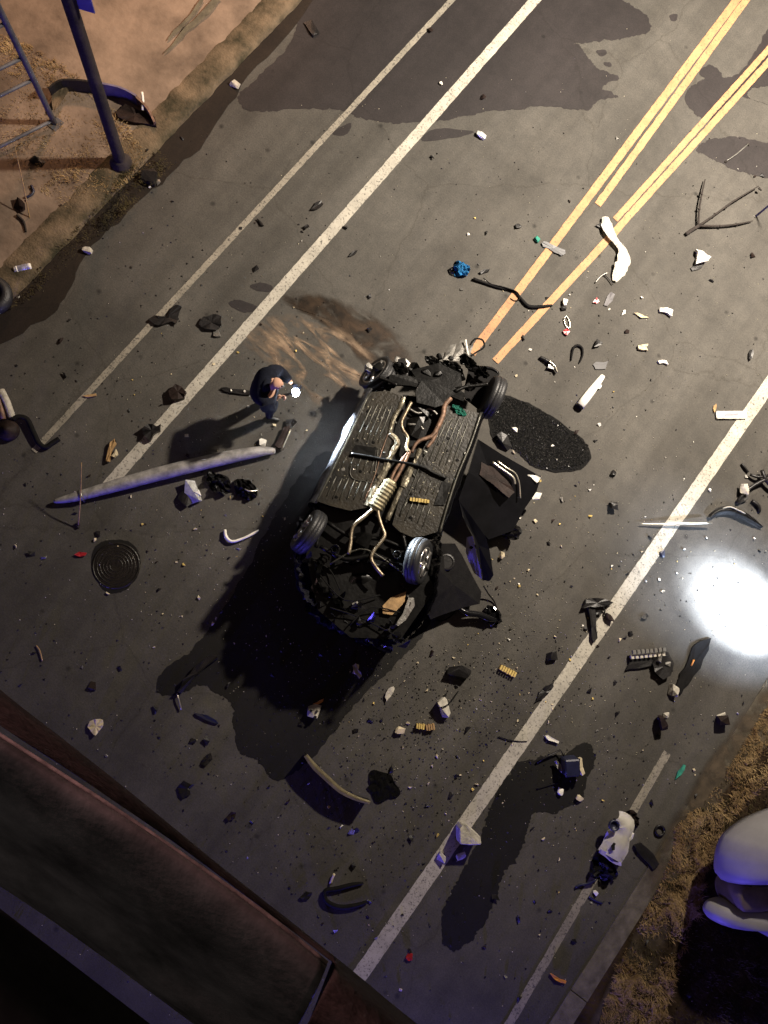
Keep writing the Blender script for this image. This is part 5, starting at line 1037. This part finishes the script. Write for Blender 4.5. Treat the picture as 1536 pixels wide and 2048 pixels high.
# dead branch
bt = thing('dead_branch', 'black three pronged dead branch on the right lane', 'branch', G(1400, 450, 0))
bp_ = [q('C', (1050, 1385, .03), (1085, 1360, .05), (1125, 1335, .06)), q('C', (1125, 1335, .06), (1130, 1240, .08), (1145, 1150, .08), (1165, 1060, .06)), q('C', (1125, 1335, .06), (1220, 1270, .1), (1330, 1190, .12), (1480, 1100, .1)), q('C', (1125, 1335, .06), (1250, 1335, .06), (1350, 1325, .06), (1445, 1305, .05))]
for i, b in enumerate(bp_): tube('limb' if i == 0 else 'twig', W3(b), [.034, .03] if i == 0 else [.022, .017, .016, .009], m_twig, bt, 7, 3)
for x, yy, z in q('C', (1145, 1145, .08), (1132, 1235, .08), (1225, 1268, .1), (1298, 1215, .11), (1250, 1335, .06), (1352, 1322, .06), (1490, 1118, .1)):
    chunk('bud', (x, yy), (.07, .05, .05), m_twig, bt, int(x + yy), .4, 12, z - .02)
ct_ = thing('thin_cable_twig', 'thin pale twig with dark knots at the right edge', 'twig', G(1470, 300, 0))
tube('stem', W3(q('C', (1290, 950, .04), (1350, 910, .06), (1420, 850, .05))), .012, m_grey, ct_, 6)
for x, yy in q('C', (1290, 955), (1420, 852)): chunk('knot', (x, yy), (.07, .05, .05), m_twig, ct_, int(x), .3, 12)
lp = G(1512, 432, 0)
t1(tube('leaning_reed', [lp, lp + Vector((.03, .05, .7)), lp + Vector((.12, .05, 1.4))], [.02, .015, .010], m_sign, None, 6), 'thin bluish upright rod at the right edge beside the branch', 'rod')
for a, hh, lb in (((60, 440), 1.6, 'tall dry stalk standing on the dirt at the left'), ((157, 1050), 1.35, 'tall dry stalk standing by the fallen grey pole')):
    g_ = G(*a, .05); dk = thing('dry_stalk', lb, 'stalk', g_); tp_ = G(a[0] + (-30 if a[1] < 600 else 6), a[1] - (145 if a[1] < 600 else 125), hh * .5)
    tube('stem', [g_, g_.lerp(tp_, .5) + Vector((.02, 0, .03)), tp_], [.010, .008, .005], m_straw, dk, 5)
    chunk('root_clod', a, (.09, .08, .05), m_twig, dk, 70, 0, 12)
t1(tube('dark_hook', W3(q('A', (185, 1095, .1), (198, 1130, .1), (180, 1155, .1), (150, 1165, .1))), .02, m_bluepl, None, 6), 'dark hooked scrap on the dirt left of the kerb', 'scrap')
t1(tube('dark_twig', W3(q('A', (100, 1270, .1), (140, 1310, .1), (155, 1370, .1))), [.02, .018, .012], m_twig, None, 6), 'dark forked twig at the foot of the tall dry stalk', 'twig')
t1(chunk('brown_clod', (40, 410), (.2, .18, .1), m_brown, None, 77, 0, 16, .07), 'brown clod beside the tall dry stalk on the dirt', 'clod')
for pts in (q('A', (975, 315), (1060, 240), (1150, 160), (1290, 20), (1300, 0), (1260, 0), (1100, 160), (990, 290)), q('A', (985, 240), (1060, 180), (1140, 90), (1200, 0), (1180, 0), (1100, 110), (1010, 200))):
    sheet('rut_mark', pts, .118, mat('green_grey_rut', (.09, .08, .055), .9, 0, .4, 6), .03, 4, 99)
# ------------------------------------------------------------------ scattered small fragments: individuals sharing meshes
def var_meshes(name, m, k, flatn):
    out = []
    for i in range(k):
        bm = bmesh.new(); rn = random.Random(900 + i)
        chunk_bm(bm, (0, 0, .5 * flatn), (1, rn.uniform(.35, .9), flatn), 500 + i + k, 9, 0, .3); me = bpy.data.meshes.new(name); bmesh.ops.recalc_face_normals(bm, faces=bm.faces); bm.to_mesh(me); bm.free(); me.materials.append(m); out.append(me)
    return out
VM = {'dark': var_meshes('dark_fragment', m_black, 7, .35), 'brown': var_meshes('dark_fragment', m_brown, 5, .35), 'cream': var_meshes('cream_fragment', m_cream, 7, .55), 'yellow': var_meshes('cream_fragment', m_spring, 4, .55), 'white': var_meshes('white_fragment', m_wpl, 5, .5), 'grey': var_meshes('grey_fragment', m_grey, 5, .3)}
LB = {'dark': ('dark_fragment', 'small dark plastic fragment scattered on the asphalt', 'dark fragments scattered over the road'), 'brown': ('dark_fragment', 'small dark plastic fragment scattered on the asphalt', 'dark fragments scattered over the road'),
      'cream': ('cream_fragment', 'small cream foam crumb scattered on the asphalt', 'cream crumbs scattered over the road'), 'yellow': ('cream_fragment', 'small cream foam crumb scattered on the asphalt', 'cream crumbs scattered over the road'),
      'white': ('white_fragment', 'small white plastic fragment scattered on the asphalt', 'white fragments scattered over the road'), 'grey': ('grey_fragment', 'small grey metal flake scattered on the asphalt', 'grey flakes scattered over the road')}
def fragment(kind, x, yy, s, z=0.004):
    me = random.choice(VM[kind]); nm, lb, gp_ = LB[kind]; o = bpy.data.objects.new(nm, me); C.objects.link(o); p = G(x, yy, 0)
    if p.x < -6.0: z = .10
    o.location = (p.x, p.y, z); o.rotation_euler = (random.uniform(-.3, .3), random.uniform(-.3, .3), random.uniform(0, 6.3)); o.scale = (s, s, s)
    if p.x < -6.0: rg_ = 'on the dirt and kerb at the left'
    elif p.x < -3.3: rg_ = 'left of the left white line'
    elif p.x > 6.3: rg_ = 'by the dry grass edge'
    elif p.x > 4.2: rg_ = 'right of the right white line'
    elif p.y < 0.6: rg_ = 'behind the rear of the wreck'
    elif p.x < -0.4: rg_ = 'on the lane left of the wreck'
    elif p.y > 5.2: rg_ = 'on the road beyond the wreck nose'
    else: rg_ = 'on the lane right of the wreck'
    tag(o, lb.replace('scattered on the asphalt', 'scattered ' + rg_), 'fragment', gp_.replace('scattered over the road', rg_)); return o
rnd2 = random.Random(21); random.seed(4)
def under_car(x, yy): return 590 < x < 1000 and 700 < yy < 1290 and x > 1110 - (yy - 600) * .62 - 330 and x < 1190 - (yy - 600) * .40
cnt = 0
spots = [('dark', 230, 700), ('cream', 150, 460), ('white', 55, 560), ('yellow', 50, 330), ('brown', 45, 500), ('grey', 40, 450)]
for kind, nn, sg in spots:
    k = 0
    while k < nn:
        if kind in ('cream', 'yellow'):
            x, yy = (rnd2.gauss(1000, 210), rnd2.gauss(1290, 260)) if k % 3 else (rnd2.gauss(560, 220), rnd2.gauss(1040, 190))
        elif kind == 'white': x, yy = rnd2.gauss(1230, 200), rnd2.gauss(850, 330)
        elif kind == 'dark' and k % 3 == 0: x, yy = rnd2.gauss(820, 320), rnd2.gauss(1500, 230)
        else: x, yy = rnd2.uniform(10, 1530), rnd2.uniform(200, 2020)
        if not (5 < x < 1530 and 120 < yy < 2040) or under_car(x, yy): continue
        if yy > 1350 + x * .8: continue
        if yy < 400 and rnd2.random() < .7: continue
        b = rnd2.random() ** 2.6
        fragment(kind, x, yy, (.035 + .11 * b) if kind in ('dark', 'brown', 'grey') else (.022 + .055 * b)); k += 1
def inpoly(x, yy, P):
    c = False; j = len(P) - 1
    for i in range(len(P)):
        if (P[i][1] > yy) != (P[j][1] > yy) and x < (P[j][0] - P[i][0]) * (yy - P[i][1]) / (P[j][1] - P[i][1]) + P[i][0]: c = not c
        j = i
    return c
GP = [(985, 792), (1040, 800), (1090, 825), (1140, 860), (1175, 890), (1178, 920), (1150, 940), (1095, 940), (1060, 928), (1030, 900), (990, 880), (977, 830)]
# uncountable glass crumbs and grit
bm = bmesh.new()
for i in range(3600):
    r = rnd2.random()
    if r < .45: x, yy = rnd2.gauss(960, 200), rnd2.gauss(1300, 200)
    elif r < .65: x, yy = rnd2.gauss(1200, 190), rnd2.gauss(800, 240)
    elif r < .8: x, yy = rnd2.gauss(480, 180), rnd2.gauss(1050, 160)
    else: x, yy = rnd2.uniform(0, 1536), rnd2.uniform(150, 2040)
    if under_car(x, yy) or not (-20 < x < 1560 and 0 < yy < 2060): continue
    p = G(x, yy, 0); s = .004 + .009 * rnd2.random() ** 2
    if p.x < -6: continue
    a = rnd2.uniform(0, 6); vs = [bm.verts.new((p.x + s * math.cos(a + k * 2.1), p.y + s * math.sin(a + k * 2.1), .003)) for k in range(3)] + [bm.verts.new((p.x, p.y, .003 + s * 1.3))]
    for f in ((0, 1, 3), (1, 2, 3), (2, 0, 3)): bm.faces.new([vs[k] for k in f])
o = fin(bm, 'glass_crumbs', m_crumbs, None, False, False); o['kind'] = 'stuff'
bm = bmesh.new()
for i in range(5000):
    r = rnd2.random()
    if r < .5: x, yy = rnd2.gauss(850, 210), rnd2.gauss(1430, 170)
    elif r < .6: x, yy = rnd2.gauss(420, 220), rnd2.gauss(820, 200)
    else: x, yy = rnd2.uniform(0, 1536), rnd2.uniform(250, 2040)
    if under_car(x, yy) or not (-20 < x < 1560 and 0 < yy < 2060): continue
    p = G(x, yy, 0); s = .006 + .016 * rnd2.random() ** 2
    if p.x < -6.2: continue
    a = rnd2.uniform(0, 6); vs = [bm.verts.new((p.x + s * math.cos(a + k * 2.1) * rnd2.uniform(.5, 1.3), p.y + s * math.sin(a + k * 2.1), .003)) for k in range(3)] + [bm.verts.new((p.x, p.y, .003 + s * .7))]
    for f in ((0, 1, 3), (1, 2, 3), (2, 0, 3)): bm.faces.new([vs[k] for k in f])
o = fin(bm, 'plastic_crumbs', m_black, None, False, False); o['kind'] = 'stuff'
bm = bmesh.new()
for i in range(9000):                                     # glittering glass grit on the wet granule patch
    x, yy = rnd2.uniform(975, 1182), rnd2.uniform(790, 944)
    if not inpoly(x, yy, GP): continue
    p = G(x, yy, 0); s = rnd2.uniform(.008, .02); a = rnd2.uniform(0, 6)
    vs = [bm.verts.new((p.x + s * math.cos(a + k * 2.1), p.y + s * math.sin(a + k * 2.1), .010)) for k in range(3)] + [bm.verts.new((p.x + rnd2.uniform(-s, s) * .5, p.y, .010 + s))]
    for f in ((0, 1, 3), (1, 2, 3), (2, 0, 3)): bm.faces.new([vs[k] for k in f])
o = fin(bm, 'wet_granules', mat('shiny_black_granules', (.02, .02, .02), .12, .0, .4, 30, coat=1.0), None, False, False); o['kind'] = 'stuff'
bm = bmesh.new()
for i in range(1500):
    x, yy = rnd2.uniform(975, 1182), rnd2.uniform(790, 944)
    if not inpoly(x, yy, GP): continue
    p = G(x, yy, 0); s = rnd2.uniform(.004, .010); a = rnd2.uniform(0, 6)
    vs = [bm.verts.new((p.x + s * math.cos(a + k * 2.1), p.y + s * math.sin(a + k * 2.1), .016)) for k in range(3)] + [bm.verts.new((p.x + rnd2.uniform(-s, s) * .5, p.y, .016 + s * 1.4))]
    for f in ((0, 1, 3), (1, 2, 3), (2, 0, 3)): bm.faces.new([vs[k] for k in f])
o = fin(bm, 'glass_grit', mat('dull_glass_grit', (.16, .15, .14), .2, 0, .5, 40, spec=.7), None, False, False); o['kind'] = 'stuff'
# ------------------------------------------------------------------ dry grass
def grass(name, poly, n, hmin, hmax, m, seed, clump=1.5, z0=.0):
    rn = random.Random(seed); bm = bmesh.new(); xs = [p[0] for p in poly]; ys = [p[1] for p in poly]; k = 0; tries = 0
    while k < n and tries < n * 30:
        tries += 1; x = rn.uniform(min(xs), max(xs)); yy = rn.uniform(min(ys), max(ys))
        if not inpoly(x, yy, poly): continue
        p = G(x, yy, z0); d = noise.noise(Vector((p.x * clump, p.y * clump, seed))) + .5 * noise.noise(Vector((p.x * clump * 3, p.y * clump * 3, seed)))
        if rn.random() > .5 + 1.1 * d: continue
        h = rn.uniform(hmin, hmax) * (.7 + .8 * max(0, d)); a = noise.noise(Vector((p.x * 4, p.y * 4, 7))) * 6 + rn.uniform(-.9, .9); w = rn.uniform(.0025, .006); ln = rn.uniform(.5, 1.6) * h
        dr_ = Vector((math.cos(a), math.sin(a), 0)); s = Vector((-dr_.y, dr_.x, 0)) * w
        b0, b1 = bm.verts.new(p - s), bm.verts.new(p + s); mpt = p + dr_ * ln * .45 + Vector((0, 0, h * .8)); c0, c1 = bm.verts.new(mpt - s * .8), bm.verts.new(mpt + s * .8); tp = bm.verts.new(p + dr_ * ln + Vector((0, 0, h * rn.uniform(.5, 1))))
        bm.faces.new((b0, b1, c1, c0)); bm.faces.new((c0, c1, tp)); k += 1
    o = fin(bm, name, m, None, False, False); o['kind'] = 'stuff'; return o
strip_r = q('G', (1560, 30), (1500, 60), (1420, 180), (1340, 320), (1250, 470), (1150, 600), (1040, 680), (970, 760), (960, 900), (900, 1050), (840, 1180), (760, 1340), (690, 1480), (620, 1650), (540, 1860), (520, 2000), (900, 2000), (960, 1700), (1060, 1420), (1110, 1240), (1150, 1080), (1220, 900), (1280, 740), (1400, 600), (1560, 480))
grass('dry_grass', strip_r, 15000, .03, .10, m_grass, 3)
grass('dry_grass', [(1560, 1560), (1440, 1640), (1390, 1820), (1320, 2060), (1560, 2060)], 2600, .03, .08, m_grassg, 9)
grass('dry_grass', strip_r, 1200, .03, .08, m_grassg, 5)
grass('dry_grass', [(-20, 60), (60, 90), (150, 150), (230, 215), (300, 330), (240, 380), (140, 420), (-20, 330)], 5200, .025, .07, m_grass, 6, 1.2, .08)
grass('dry_grass', [(260, 320), (320, 300), (345, 330), (250, 430), (150, 520), (60, 600), (20, 620), (60, 560), (180, 430)], 1500, .02, .06, m_grassg, 7, 2, .09)
